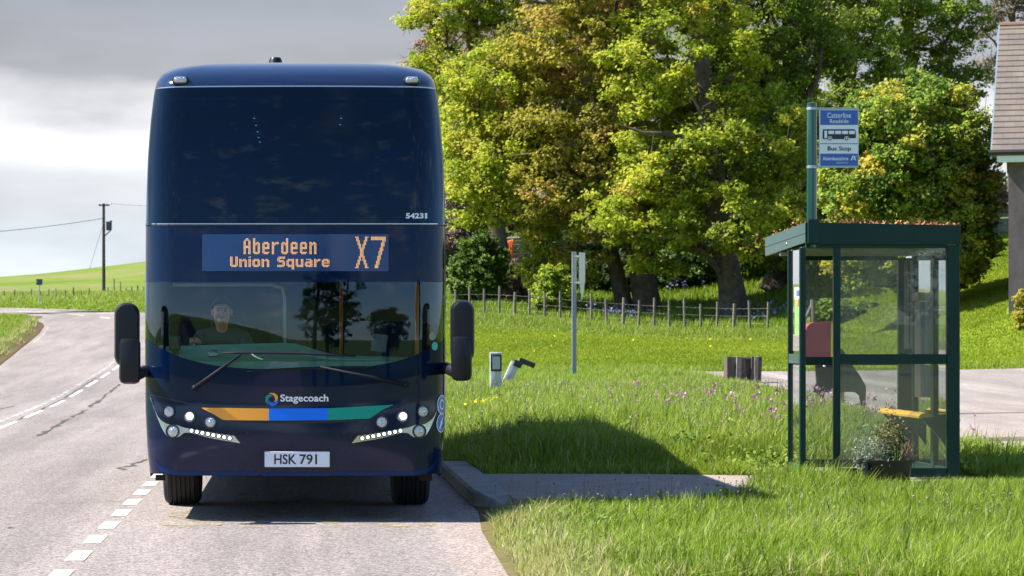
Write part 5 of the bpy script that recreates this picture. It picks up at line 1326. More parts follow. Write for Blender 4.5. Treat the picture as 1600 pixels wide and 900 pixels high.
# ------------------------------------------------------------------ cottage
M_harl = pbr('harled_wall', (.105, .084, .086), .95, var=.30, vscale=1.6, bump=1.0, bscale=26)
def tile_mat():
    m, t, b, out = nodes_of('roof_tiles'); b.inputs['Roughness'].default_value = .85
    co = t.nodes.new('ShaderNodeTexCoord'); br = t.nodes.new('ShaderNodeTexBrick'); br.inputs['Scale'].default_value = 1.0
    br.inputs['Brick Width'].default_value = .38; br.inputs['Row Height'].default_value = .268; br.inputs['Mortar Size'].default_value = .012; br.inputs['Color1'].default_value = (.135, .112, .10, 1); br.inputs['Color2'].default_value = (.16, .135, .12, 1); br.inputs['Mortar'].default_value = (.11, .092, .082, 1)
    t.links.new(co.outputs['UV'], br.inputs['Vector'])
    n = t.nodes.new('ShaderNodeTexNoise'); n.inputs['Scale'].default_value = .8; n.inputs['Detail'].default_value = 9; t.links.new(co.outputs['UV'], n.inputs['Vector'])
    r = t.nodes.new('ShaderNodeValToRGB'); r.color_ramp.elements[0].position = .35; r.color_ramp.elements[0].color = (.8, .8, .8, 1); r.color_ramp.elements[1].position = .7; r.color_ramp.elements[1].color = (1.25, 1.15, .95, 1); t.links.new(n.outputs[0], r.inputs[0])
    mx = t.nodes.new('ShaderNodeMixRGB'); mx.blend_type = 'MULTIPLY'; mx.inputs[0].default_value = 1; t.links.new(br.outputs[0], mx.inputs[1]); t.links.new(r.outputs[0], mx.inputs[2]); t.links.new(mx.outputs[0], b.inputs['Base Color'])
    return m
hs = thing('cottage', 'grey harled cottage with brown tiled roof at the right edge', 'house', (px(1549, 237, 94.4).x + .70, 94.9, 2.6), rotz=R(-17))
# local frame: x along the front, y back, z up from base
Wd, eav, rise, run = 14.0, 8.22 - 2.6, 4.25, 4.5
mb = MB(); mb.box((Wd / 2, 4.5, eav / 2 - .5), (Wd, 9.0, eav + 1)); mb.prism([(0, eav), (4.5, eav + rise * .97), (9.0, eav)], lambda a, b, d_: (d_, a, b), Wd)
mb.build('wall', M_harl, hs, world=False)
n_c = 23
mb = MB(); uv = []
V = []; F = []
ov = .52
sl = math.hypot(run + .5, rise + .52)
for k in range(n_c):
    t0, t1 = k / n_c, (k + 1) / n_c
    y0_ = -.5 + (run + .5) * t0; y1_ = -.5 + (run + .5) * t1; z0_ = eav - .5 * (rise / run) + (rise + .52) * t0; z1_ = eav - .5 * (rise / run) + (rise + .52) * t1
    V += [(-ov, y0_ - .0, z0_ + .065), (Wd + ov, y0_ - .0, z0_ + .065), (Wd + ov, y1_, z1_ + .03), (-ov, y1_, z1_ + .03), (-ov, y0_, z0_ + .02), (Wd + ov, y0_, z0_ + .02)]
    a = 6 * k; F += [(a, a + 1, a + 2, a + 3), (a + 4, a + 5, a + 1, a)]
mb.add(V, F); rf = mb.build('roof', tile_mat(), hs, world=False, recalc=False)
me = rf.data; ul = me.uv_layers.new(name='uv')
for p_ in me.polygons:
    for li in p_.loop_indices:
        v = me.vertices[me.loops[li].vertex_index].co; ul.data[li].uv = (v.x, (v.y + .5) / (run + .5) * .268 * n_c)
mb = MB(); mb.prism([(-.52, eav - .54), (run, eav + rise), (9.5, eav - .54), (9.5, eav - .66), (run, eav + rise - .12), (-.52, eav - .66)], lambda a, b, d_: (d_ - ov, a, b), Wd + 2 * ov); mb.build('roof_deck', M_sl2, hs, world=False)
mb = MB(); mb.tube([(-ov, run, eav + rise + .05), (Wd + ov, run, eav + rise + .05)], .11, 8); mb.build('ridge', pbr('ridge_tile', (.19, .11, .07), .9, var=.2), hs, world=False)
mb = MB(); mb.prism([(-.55, eav - .60), (run, eav + rise + .06), (run, eav + rise - .04), (-.55, eav - .72)], lambda a, b, d_: (d_ - ov - .05, a, b), .06); mb.build('verge_trim', pbr('verge_bluegrey', (.16, .22, .27), .6), hs, world=False)
mb = MB(); mb.tube([(-ov - .1, -.62, eav - .50), (Wd + ov, -.62, eav - .50)], .085, 8); mb.build('gutter', M_mkb, hs, world=False)
mb = MB(); mb.box((Wd / 2, -.50, eav - .72), (Wd + .7, .05, .20)); mb.box((Wd / 2, -.25, eav - .80), (Wd + .7, .48, .03)); mb.build('eaves_board', pbr('eaves_white', (.68, .72, .70), .5), hs, world=False)
mb = MB(); mb.box((3.2, -.03, 2.4), (1.4, .08, 1.5)); wf = mb.build('window', pbr('window_frame_white', (.7, .7, .7), .4), hs, world=False)
mb = MB(); mb.box((3.2, -.075, 2.4), (1.2, .01, 1.3)); mb.build('window_pane', M_gloss, wf, world=False)
# orange netting and lattice in the wood
on = thing('safety_netting', 'bright orange plastic safety netting hung between stakes in the wood', 'netting', tuple(px(790, 405, 150)))
def netm():
    m = pbr('orange_netting', (.85, .16, .03), .6); return m
mb = MB(); P0 = px(769, 408, 150); P1 = px(801, 374, 150); 
for i in range(14):
    t = i / 13; x = P0.x + (P1.x - P0.x) * t; sg_ = .12 * math.sin(t * 7)
    mb.tube([(x, 150 + sg_, P0.z + .15 * math.sin(i)), (x + .03, 150 + sg_, P0.z + (P1.z - P0.z) * (.5 + .5 * t))], .035, 4)
for k in range(8):
    zz_ = P0.z + (P1.z - P0.z) * k / 8
    mb.tube([(P0.x + (P1.x - P0.x) * (0 if k < 4 else (k - 3) / 6), 150.02, zz_), ((P0.x + P1.x) / 2, 150.1, zz_ - .05), (P1.x, 150.02, zz_ + .1)], .035, 4)
mb.build('net', netm(), on)
mb = MB(); mb.tube([(px(782, 0, 150).x, 149.9, P0.z - .8), (px(782, 0, 150).x, 149.9, P1.z)], .06, 6); mb.build('stake', M_fp, on)
la = thing('log_stack', 'pale stacked cut logs beside the orange netting', 'log stack', tuple(px(806, 408, 151)))
mb = MB()
for k in range(6):
    a = px(791, 404 - 6 * k, 151); b = px(825, 402 - 6 * k, 151.3); mb.tube([a, b], .075 + .02 * (k % 2), 7)
mb.build('logs', pbr('log_pale', (.30, .25, .21), .9, var=.3, vscale=6), la)
# ------------------------------------------------------------------ trees
M_bark = pbr('bark', (.085, .060, .040), .95, var=.45, vscale=3.5, bump=1.0, bscale=9, col2=(.15, .11, .075))
M_barkd = pbr('bark_dark', (.05, .04, .03), .95, var=.45, vscale=3.5, bump=1.0, bscale=9)
L_lime = attr_leaf('leaf_lime', [(0, (.10, .135, .012)), (.3, (.20, .25, .015)), (.6, (.32, .365, .024)), (.82, (.42, .43, .05)), (1, (.42, .33, .05))], transl=.56, gain=1.38)
L_olive = attr_leaf('leaf_olive', [(0, (.12, .115, .018)), (.3, (.235, .23, .022)), (.58, (.37, .345, .034)), (.82, (.40, .30, .06)), (1, (.34, .20, .09))], transl=.56, gain=1.35)
L_bronze = attr_leaf('leaf_bronze', [(0, (.15, .10, .06)), (.4, (.30, .19, .11)), (.7, (.38, .25, .14)), (1, (.38, .32, .06))], transl=.4)
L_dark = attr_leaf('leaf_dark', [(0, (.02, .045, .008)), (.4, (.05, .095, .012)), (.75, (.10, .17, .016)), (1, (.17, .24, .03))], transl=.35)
L_mid = attr_leaf('leaf_mid', [(0, (.055, .09, .010)), (.4, (.12, .175, .015)), (.75, (.22, .285, .022)), (1, (.33, .36, .045))], transl=.45, gain=1.4)
L_gold = attr_leaf('leaf_gold', [(0, (.04, .085, .012)), (.35, (.10, .165, .018)), (.65, (.20, .26, .025)), (.85, (.34, .33, .035)), (1, (.42, .30, .04))], transl=.45, gain=1.6)
L_brush = attr_leaf('bare_brush', [(0, (.07, .05, .035)), (.6, (.17, .12, .085)), (1, (.24, .18, .12))], transl=.1)

def branch_graph(trunk, clumps, rs, r0, wig=.12):
    nodes = [np.array(p, float) for p in trunk]; par = [-1] + list(range(len(trunk) - 1)); tips = []
    tr = np.array(trunk); order = np.argsort(np.min(np.linalg.norm(clumps[:, None, :] - tr[None], axis=2), axis=1))
    for ci in order:
        c = clumps[ci]; N = np.array(nodes); d = np.linalg.norm(N - c, axis=1)
        pen = d + np.where(N[:, 2] > c[2] + .2, .7 * (N[:, 2] - c[2]), 0) + np.where(np.arange(len(N)) < 2, 3.0, 0)
        k = int(np.argmin(pen)); p0 = N[k]; L_ = d[k]; m = max(2, int(L_ / .8)); last = k
        side = rs.normal(size=3) * L_ * wig; side[2] = abs(side[2]) * .6 - L_ * .04
        for j in range(1, m + 1):
            t = j / m; q = p0 + (c - p0) * t + side * math.sin(math.pi * t) + rs.normal(size=3) * .05 * L_ / m
            nodes.append(q); par.append(last); last = len(nodes) - 1
        tips.append(last)
    w = np.zeros(len(nodes)); 
    for t in tips: w[t] += 1
    for i in range(len(nodes) - 1, 0, -1): w[par[i]] += w[i]
    w = np.maximum(w, 1); rad = np.maximum(r0 * (w / w[0]) ** .47, .026)
    return nodes, par, rad
def branch_mesh(nodes, par, rad, mb, flare=1.35, ntr=0):
    for i in range(1, len(nodes)):
        p = par[i]; ra = min(rad[p], rad[i] * 1.6) if i >= ntr else rad[p]; rb = rad[i]
        if p == 0 and i < ntr: ra *= flare
        n = 10 if rb > .2 else (7 if rb > .07 else 4)
        mb.tube([nodes[p], nodes[i]], [ra, rb], n, cap=False)
def leaves(centers, cr, per, size, rs, flat=.62, outc=None, tint0=.5, tsp=.2, csp=.16, droop=0.0):
    n = len(centers) * per; C = np.repeat(centers, per, 0); k = np.repeat(np.arange(len(centers)), per)
    rr = np.repeat(cr * rs.uniform(.7, 1.3, len(centers)), per)
    d = rs.normal(size=(n, 3)); d /= np.linalg.norm(d, axis=1)[:, None]
    rad = rs.uniform(0, 1, n) ** .45
    off = d * (rr * rad)[:, None]; off[:, 2] *= flat
    # break each clump into sprays
    sp = rs.normal(size=(len(centers), 9, 3)); sp /= np.linalg.norm(sp, axis=2)[:, :, None]; sp[:, :, 2] *= flat
    ch = rs.integers(0, 9, n); tgt = sp[k, ch] * (rr * .78)[:, None]
    pull = (rs.uniform(0, 1, n) < .72)
    off = np.where(pull[:, None], tgt + rs.normal(size=(n, 3)) * (rr * .17)[:, None] * np.array([1, 1, .7]), off)
    P = C + off
    nrm = np.array([-.25, -.25, .75]) + off / (rr[:, None] + 1e-6) * .45 + rs.normal(size=(n, 3)) * .55; nrm /= np.linalg.norm(nrm, axis=1)[:, None]
    q = np.cross(nrm, rs.normal(size=(n, 3))); q /= np.linalg.norm(q, axis=1)[:, None] + 1e-9; q2 = np.cross(nrm, q)
    s = (size * rs.uniform(.6, 1.35, n))[:, None]
    V = np.stack([P - q * s, P - q2 * s * .72 + q * s * .1, P + q * s, P + q2 * s * .72 + q * s * .1], 1)
    V[:, 0] -= nrm * s * .22; V[:, 2] -= nrm * s * .22
    ct = rs.normal(tint0, csp, len(centers)); t = np.clip(ct[k] + rs.normal(0, tsp, n), 0, 1)
    return V.reshape(-1, 3), np.repeat(t, 4)
def crown_pts(ells, n, rs, shell=.55, sep=.55):
    vol = np.array([e[3] * e[4] * e[5] for e in ells]); out = []
    tries = 0
    while len(out) < n and tries < n * 40:
        tries += 1; e = ells[rs.choice(len(ells), p=vol / vol.sum())]
        d = rs.normal(size=3); d /= np.linalg.norm(d); r = rs.uniform(shell ** 3, 1) ** (1 / 3)
        p = np.array([e[0] + d[0] * r * e[3], e[1] + d[1] * r * e[4], e[2] + d[2] * r * e[5]])
        if out and np.min(np.linalg.norm(np.array(out[-400:]) - p, axis=1)) < sep: continue
        out.append(p)
    return np.array(out)
def tree(name, label, base, trunk, ells, nclump, cr, per, size, leafmat, r0, seed, cat='tree', tint0=.5, bark=None, group=None, shell=.55, sep=.6, flat=.62, csp=.16, wig=.12, extra=None, twigs=0):
    rs = np.random.default_rng(seed); b = Vector((base[0], base[1], float(H(base[0], base[1])) - .15 if len(base) < 3 else base[2]))
    t = thing(name, label, cat, b, group)
    tr = [np.array(p, float) for p in trunk]
    C = crown_pts(ells, nclump, rs, shell, sep)
    nodes, par, rad = branch_graph(tr, C, rs, r0, wig)
    mb = MB(); branch_mesh(nodes, par, rad, mb, ntr=len(tr)); 
    if extra:
        for pth, rr in extra: mb.tube(pth, rr, 8, cap=False)
    mb.build('trunk', bark or M_bark, t, world=False, smooth=True, recalc=False)
    if twigs:
        nt_ = len(C) * twigs; Ct = np.repeat(C, twigs, 0); d = rs.normal(size=(nt_, 3)); d /= np.linalg.norm(d, axis=1)[:, None]; P0 = Ct + d * cr * rs.uniform(0, .5, nt_)[:, None]
        dd = d + rs.normal(size=(nt_, 3)) * .5 + np.array([0, 0, .3]); dd /= np.linalg.norm(dd, axis=1)[:, None]; P1 = P0 + dd * (cr * rs.uniform(.6, 1.25, nt_))[:, None]
        sd = np.cross(dd, rs.normal(size=(nt_, 3))); sd /= np.linalg.norm(sd, axis=1)[:, None] + 1e-9; sd = sd * .016
        np_mesh('twigs', np.stack([P0 - sd, P0 + sd, P1 + sd * .4, P1 - sd * .4], 1).reshape(-1, 3), [np.arange(nt_ * 4).reshape(-1, 4)], bark or M_bark, parent=t, world=False)
    V, tint = leaves(C, cr, int(per * 2.1), size * .72, rs, flat=flat, tint0=tint0, csp=csp)
    np_mesh('crown', V, [np.arange(len(V)).reshape(-1, 4)], leafmat, parent=t, attrs={'tint': tint}, world=False)
    return t
def TX(p, Z): return (p - CX) * Z / FPX
def TZ(y, Z): return CAMH - (y - CY) * Z / FPX
def tree_at(name, label, pxb, Z, trunk_px, ell_px, *a, limbs=None, **k):
    """trunk and crown given where they stand: photo-pixel measurements turned into metres at distance Z"""
    bx = TX(pxb, Z); bz = float(H(bx, Z)) - .15
    tr = [(TX(x, Z) - bx, dy_, TZ(y, Z) - bz) for x, y, dy_ in trunk_px]; tr[0] = (tr[0][0], tr[0][1], 0.0)
    el = [(TX(x, Z) - bx, dy_, TZ(y, Z) - bz, rx * Z / FPX, ry, rz * Z / FPX) for x, y, dy_, rx, ry, rz in ell_px]
    if limbs: k['extra'] = list(k.get('extra') or []) + [([(TX(x, Z + d_ * .7) - bx + (.12 if q % 2 else -.12), d_ * .7, TZ(y, Z + d_ * .7) - bz + (.15 if q % 3 == 1 else -.08)) for q, (x, y, d_) in enumerate(pts)], list(np.linspace(r1, r2 * .35, len(pts)))) for pts, r1, r2 in limbs]
    k.setdefault('twigs', 8)
    return tree(name, label, (bx, Z), tr, el, *a, **k)
G_T = 'broadleaved trees of the roadside wood'
# front row
tree_at('broadleaf_tree', 'big spreading tree with a thick dark trunk, its lime crown above the fence', 1148, 120,
        [(1150, 488, 0), (1140, 430, 0), (1128, 380, 0), (1118, 300, .2), (1112, 210, .3), (1100, 110, .4), (1090, 20, .5)],
        [(1080, 215, -.5, 130, 3.6, 105), (1130, 330, -1.2, 150, 3.2, 70), (1010, 330, -1.0, 85, 2.6, 85), (1060, 80, 0, 140, 3.6, 110), (1190, 220, -.4, 80, 3, 110), (1080, -60, 0, 140, 4, 90), (1060, 400, -.8, 90, 2.2, 30)],
        235, .80, 160, .125, L_lime, .52, 11, tint0=.50, group=G_T, csp=.2,
        limbs=[([(1130, 330, -1.0), (1126, 270, -2.2), (1108, 215, -2.8), (1088, 170, -3.0), (1070, 120, -3.0)], .24, .07), ([(1112, 250, -1.5), (1060, 215, -2.8), (1010, 205, -3.2), (960, 190, -3.2)], .20, .05), ([(1116, 290, -1), (1050, 270, -2.6), (1000, 285, -3), (975, 300, -3)], .16, .04), ([(1128, 420, -.5), (1090, 395, -1.6), (1040, 380, -2)], .16, .04)])
tree_at('broadleaf_tree', 'olive and yellow tree on two leaning grey trunks, left of the thick-trunked tree', 1012, 124,
        [(1014, 472, 0), (1000, 410, 0), (982, 340, 0), (965, 270, .2), (945, 190, .3), (930, 90, .4), (915, 10, .4)],
        [(900, 190, -.4, 115, 3.4, 90), (880, 280, -1.0, 90, 3.0, 70), (960, 270, -1.2, 70, 2.4, 110), (890, 80, 0, 110, 3.4, 80), (930, -30, .2, 120, 3.6, 80), (900, 370, -1.2, 70, 2.0, 45)],
        212, .80, 150, .120, L_olive, .50, 12, tint0=.46, group=G_T, csp=.2,
        limbs=[([(985, 345, -.5), (960, 275, -2.2), (915, 238, -3.0), (860, 232, -3.2), (800, 250, -3.2)], .20, .05), ([(955, 270, -1), (930, 200, -3), (925, 140, -3.2)], .18, .06), ([(975, 300, -1), (1000, 240, -2.8), (1030, 205, -3)], .15, .05)],
        extra=[([(-.9, .3, .0), (-1.35, .3, 2.0), (-1.9, .3, 4.2), (-2.4, .2, 6.2)], [.42, .33, .28, .2])])
tree_at('broadleaf_tree', 'yellow-green tree nearest the bus, on a slim pale trunk', 842, 126,
        [(842, 468, 0), (836, 420, 0), (828, 360, 0), (815, 290, .2), (800, 220, .2), (785, 130, .3), (770, 40, .3)],
        [(770, 250, -.5, 80, 2.8, 95), (735, 320, -1, 50, 2.2, 40), (852, 322, -1.2, 55, 2.2, 60), (780, 140, 0, 85, 2.8, 70), (830, 200, -.2, 70, 2.4, 60), (860, 420, -1.4, 55, 1.6, 40)],
        170, .78, 150, .118, L_lime, .30, 13, tint0=.60, group=G_T, csp=.18)
tree_at('broadleaf_tree', 'tall thin-crowned tree reaching into the grey sky above the bus roof', 790, 138,
        [(792, 455, 0), (780, 380, 0), (765, 280, 0), (752, 180, .2), (742, 90, .3), (735, 0, .3), (730, -60, .3)],
        [(700, 15, 0, 70, 2.6, 50), (760, 60, .2, 70, 2.8, 70), (690, 100, 0, 50, 2.4, 35), (740, -60, .2, 110, 3.2, 60), (660, 30, 0, 40, 1.8, 30), (720, 180, 0, 50, 2, 60), (670, 125, .2, 60, 2.0, 22), (770, -20, 0, 60, 2.4, 50)],
        165, .72, 105, .115, L_lime, .42, 14, tint0=.55, group=G_T, shell=.5, sep=.8)
tree_at('broadleaf_tree', 'brownish budding tree at the top centre, behind the olive tree', 930, 142,
        [(940, 460, 0), (930, 380, 0), (925, 280, 0), (915, 180, .2), (905, 80, .3), (905, -20, .3)],
        [(900, 70, -.3, 100, 3.2, 75), (860, 130, -.5, 80, 2.6, 60), (960, 40, 0, 80, 3, 70), (910, -60, 0, 120, 3.5, 60), (850, 40, 0, 70, 2.4, 50)],
        190, .80, 140, .11, L_bronze, .45, 15, tint0=.42, group=G_T, csp=.2)
tree_at('broadleaf_tree', 'dark-stemmed green tree on a stout trunk behind the sign pole', 1215, 126,
        [(1210, 488, 0), (1222, 420, 0), (1240, 300, 0), (1244, 200, .1), (1242, 120, .2), (1235, 40, .3), (1232, -40, .3)],
        [(1230, 70, -.2, 80, 3, 90), (1180, 150, -.8, 75, 2.6, 70), (1250, 250, -1.0, 60, 2.4, 90), (1220, -50, 0, 120, 3.4, 70), (1150, 60, 0, 70, 2.8, 80), (1210, 380, -1.2, 60, 2, 60), (1290, 60, 0, 45, 2.2, 70)],
        190, .78, 145, .118, L_mid, .55, 16, tint0=.52, group=G_T, csp=.2,
        limbs=[([(1243, 165, -1), (1195, 160, -2.8), (1130, 148, -3.2), (1060, 138, -3.4), (1000, 130, -3.4)], .26, .05), ([(1242, 120, -.5), (1215, 60, -2.6), (1200, 0, -3)], .22, .10), ([(1243, 200, -.5), (1275, 120, -2), (1290, 40, -2.2), (1300, -40, -2.2)], .2, .08)])
tree_at('broadleaf_tree', 'open-crowned tree with two dark forking stems against the sky', 1320, 132,
        [(1318, 420, 0), (1316, 300, 0), (1320, 200, 0), (1328, 110, .1), (1335, 40, .2), (1345, -40, .2)],
        [(1330, 40, -.2, 55, 2.6, 75), (1300, 130, 0, 45, 2.2, 60), (1370, 90, -.2, 40, 2.2, 60), (1340, -50, 0, 80, 3, 60), (1280, 20, .2, 40, 2, 60)],
        105, .70, 115, .115, L_mid, .36, 17, tint0=.50, group=G_T, shell=.4, sep=.8,
        extra=[([(-.9, 0, 3.0), (-1.5, 0, 7), (-1.2, 0, 11), (-.7, 0, 15)], [.24, .2, .14, .08])])
tree_at('broadleaf_tree', 'green tree with a crooked trunk and sky gaps, next to the cottage roof', 1420, 136,
        [(1405, 400, 0), (1402, 250, 0), (1410, 150, 0), (1428, 90, .1), (1418, 30, .2), (1428, -50, .3)],
        [(1430, 30, -.2, 80, 2.8, 45), (1480, 95, 0, 50, 2.4, 45), (1400, 120, -.2, 45, 2.2, 55), (1510, 150, .2, 35, 2, 60), (1460, -40, 0, 90, 3, 50), (1500, 20, 0, 45, 2, 40), (1520, 230, .4, 35, 2, 60)],
        105, .70, 120, .115, L_mid, .34, 18, tint0=.42, group=G_T, shell=.4, sep=.75)
# the dense round bush tree
tree_at('round_leafy_tree', 'dense round golden-green tree directly behind the bus stop flag', 1422, 101,
        [(1422, 480, 0), (1422, 420, 0), (1424, 340, 0), (1426, 270, 0), (1428, 210, 0)],
        [(1425, 270, 0, 125, 2.9, 110), (1400, 215, -.3, 95, 2.6, 80), (1470, 215, -.2, 75, 2.6, 85), (1420, 380, 0, 125, 2.8, 90), (1490, 330, 0, 60, 2.4, 90), (1340, 290, 0, 55, 2.2, 90), (1440, 160, 0, 45, 1.8, 45)],
        400, .50, 190, .092, L_gold, .22, 19, tint0=.52, shell=.72, sep=.42, flat=.75, csp=.17)
# second row closing the wood
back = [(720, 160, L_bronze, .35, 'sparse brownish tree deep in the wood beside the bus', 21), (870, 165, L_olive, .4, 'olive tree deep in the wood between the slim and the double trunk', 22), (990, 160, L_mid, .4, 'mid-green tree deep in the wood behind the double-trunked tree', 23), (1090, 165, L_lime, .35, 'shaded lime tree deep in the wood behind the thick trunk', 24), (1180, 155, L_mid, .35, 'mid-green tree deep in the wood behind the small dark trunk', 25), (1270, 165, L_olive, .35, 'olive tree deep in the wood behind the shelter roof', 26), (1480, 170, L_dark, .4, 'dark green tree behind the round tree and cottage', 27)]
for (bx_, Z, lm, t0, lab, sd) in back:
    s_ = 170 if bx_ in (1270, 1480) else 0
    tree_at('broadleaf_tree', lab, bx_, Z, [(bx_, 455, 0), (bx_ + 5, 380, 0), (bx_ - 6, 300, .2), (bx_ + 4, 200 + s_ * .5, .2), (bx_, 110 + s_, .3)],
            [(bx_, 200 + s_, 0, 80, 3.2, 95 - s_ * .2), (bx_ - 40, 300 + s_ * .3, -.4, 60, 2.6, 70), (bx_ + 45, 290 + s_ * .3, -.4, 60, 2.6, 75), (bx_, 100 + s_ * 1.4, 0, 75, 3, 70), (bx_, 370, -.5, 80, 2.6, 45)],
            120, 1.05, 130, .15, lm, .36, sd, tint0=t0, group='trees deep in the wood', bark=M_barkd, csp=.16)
# conifers beyond the cottage
tree_at('pine_tree', 'thin grey pine tops showing above the cottage ridge', 1580, 150, [(1580, 300, 0), (1582, 180, 0), (1580, 60, 0), (1582, 10, 0), (1585, -60, 0)],
        [(1570, 25, 0, 45, 2, 22), (1590, -20, 0, 60, 2.4, 25), (1530, 55, 0, 22, 1.2, 10), (1560, 110, 0, 30, 1.4, 20)], 60, .62, 120, .07, attr_leaf('pine_needles', [(0, (.06, .05, .03)), (1, (.20, .16, .09))], transl=.1), .2, 31, group=None, shell=.2, flat=.35)
# shrubs and undergrowth at the wood's foot
def shrub(name, label, pxb, Z, w, h, n, per, size, lm, seed, cr=.36, tint0=.45, group=None, cat='shrub', sep=.22, shell=.35, y0=None):
    bx = TX(pxb, Z); W = w * Z / FPX / 2; hh = h * Z / FPX
    tree(name, label, (bx, Z), [(0, 0, 0), (0, 0, hh * .2), (0, 0, hh * .45)], [(0, 0, hh * .52, W, W * .7, hh * .5), (-W * .3, 0, hh * .35, W * .7, W * .6, hh * .36)], n, cr, per, size, lm, .07, seed, cat=cat, tint0=tint0, group=group, shell=shell, sep=sep, wig=.2)
G_S = 'shrubs under the trees'
shrub('shrub', 'bright green leafy shrub beside the bus, under the trees', 748, 128, 84, 112, 100, 110, .10, L_dark, 41, tint0=.62, cr=.42, group=G_S)
shrub('shrub', 'green leafy shrub left of the brown thicket', 776, 131, 66, 58, 60, 100, .095, L_dark, 42, tint0=.5, cr=.4, group=G_S)
shrub('thicket', 'tangled brown leafless thicket below the orange netting', 816, 129, 75, 72, 60, 120, .05, L_brush, 43, tint0=.5, cr=.42, group=None)
shrub('thicket', 'tall brown twiggy thicket against the bus side', 712, 140, 56, 170, 100, 120, .06, L_brush, 44, tint0=.5, cr=.5)
shrub('shrub', 'yellow-green shrub spilling over the fence left of the grey sign post', 868, 122, 64, 80, 60, 90, .085, L_mid, 45, tint0=.72, cr=.36, group=G_S)
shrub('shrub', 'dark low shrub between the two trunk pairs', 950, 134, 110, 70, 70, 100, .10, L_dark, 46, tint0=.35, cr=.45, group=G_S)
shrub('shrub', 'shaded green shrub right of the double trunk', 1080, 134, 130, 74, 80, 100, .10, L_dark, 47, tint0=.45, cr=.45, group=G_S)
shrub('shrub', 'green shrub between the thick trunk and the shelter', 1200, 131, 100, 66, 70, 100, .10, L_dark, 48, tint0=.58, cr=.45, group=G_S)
shrub('copper_shrub', 'copper-leaved shrub seen through the shelter glass', 1345, 116, 96, 112, 90, 110, .085, attr_leaf('copper_leaf', [(0, (.09, .04, .03)), (.6, (.22, .10, .07)), (1, (.30, .18, .09))], transl=.3), 49, tint0=.5, cr=.40)
shrub('shrub', 'broad-leaved green shrub at the lawn top seen through the shelter', 1318, 110, 100, 38, 46, 70, .12, L_dark, 50, tint0=.85, cr=.30, group=G_S)
shrub('shrub', 'small dark shrub at the shelter side on the lawn', 1508, 112, 36, 74, 46, 90, .07, L_dark, 51, tint0=.3, cr=.30, group=G_S)
shrub('shrub', 'reddish-brown shrub beside the board fence', 1556, 134, 40, 90, 50, 90, .08, L_bronze, 52, tint0=.4, cr=.34, group=G_S)
shrub('shrub', 'small garden shrub with pale flowers at the cottage corner', 1600, 91, 22, 62, 40, 80, .07, L_olive, 53, tint0=.4, cr=.24, group=G_S)
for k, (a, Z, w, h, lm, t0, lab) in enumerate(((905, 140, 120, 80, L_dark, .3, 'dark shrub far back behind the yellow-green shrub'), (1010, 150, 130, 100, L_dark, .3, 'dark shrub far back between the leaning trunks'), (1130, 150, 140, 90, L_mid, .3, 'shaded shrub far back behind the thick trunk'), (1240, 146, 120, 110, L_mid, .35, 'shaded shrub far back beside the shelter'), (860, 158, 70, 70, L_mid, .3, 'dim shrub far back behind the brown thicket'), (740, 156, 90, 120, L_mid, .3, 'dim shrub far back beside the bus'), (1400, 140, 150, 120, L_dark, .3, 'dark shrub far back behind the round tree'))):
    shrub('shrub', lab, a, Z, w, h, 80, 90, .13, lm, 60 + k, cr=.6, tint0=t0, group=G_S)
# fence post support seen behind the red board
lp = thing('leaning_post', 'pale timber post with a leaning strut on the lawn behind the red board', 'post', (TX(1270, 108), 108, float(H(TX(1270, 108), 108))))
mb = MB(); mb.tube([(0, 0, -.2), (0, 0, TZ(468, 108) - lp.location.z)], .10, 8); mb.tube([(-.55, 0, 0), (-.05, 0, 1.1)], .06, 6); mb.build('timber', M_sl2, lp, world=False)

# ------------------------------------------------------------------ what the screens mirror: trees, gable and hill behind the camera
G_B = 'trees across the road, mirrored in the windscreen'
for k, (x, y, h_, w_, lab) in enumerate(((2.7, -30, 13.5, 3.2, 'wind-bent dark conifer, tallest of the three mirrored in the windscreen'), (5.2, -36, 12, 2.8, 'wind-bent dark conifer, second of the three mirrored in the windscreen'), (8.6, -42, 13, 3.4, 'wind-bent dark conifer, outermost of the three mirrored in the windscreen'))):
    tree('conifer', lab, (x, y), [(0, 0, 0), (.3, 0, h_ * .3), (.9, 0, h_ * .6), (1.8, 0, h_)], [(.4, 0, h_ * .35, w_, w_, h_ * .25), (1.2, 0, h_ * .7, w_ * .8, w_ * .8, h_ * .28)], 60, .9, 90, .13, L_dark, .3, 71 + k, tint0=.35, group=G_B, flat=.35, shell=.3)
for k, (x, y, h_, w_, lab) in enumerate(((24, -20, 8, 4.5, 'broad dark roadside tree behind the camera, nearer one'), (30, -34, 9, 5, 'broad dark roadside tree behind the camera, farther one'), (20, -52, 7, 5, 'low dark tree behind the conifers'))):
    tree('roadside_tree', lab, (x, y), [(0, 0, 0), (0, 0, h_ * .3), (.2, 0, h_ * .6)], [(0, 0, h_ * .6, w_, w_, h_ * .4)], 70, 1.1, 90, .18, L_dark, .3, 81 + k, tint0=.45, group=G_B)
gh = thing('gabled_house', 'small grey gabled house across the road, mirrored in the windscreen', 'house', (-37, -88, 0))
mb = MB(); mb.prism([(-3, -1), (3, -1), (3, 3.2), (0, 7.2), (-3, 3.2)], lambda a, b, d_: (a, d_, b), -10); mb.build('wall', pbr('pale_render', (.36, .34, .31), .9, var=.15), gh, world=False)
mb = MB(); 
for s in (-1, 1): mb.prism([(s * 3.3, 2.8), (0, 7.35), (0, 7.55), (s * 3.45, 2.95)], lambda a, b, d_: (a, .2 + d_, b), -10.4)
mb.build('roof', M_sleeper, gh, world=False)
mb = MB(); mb.box((0, .05, 2.6), (.9, .12, 1.5)); mb.build('window', M_gloss, gh, world=False)

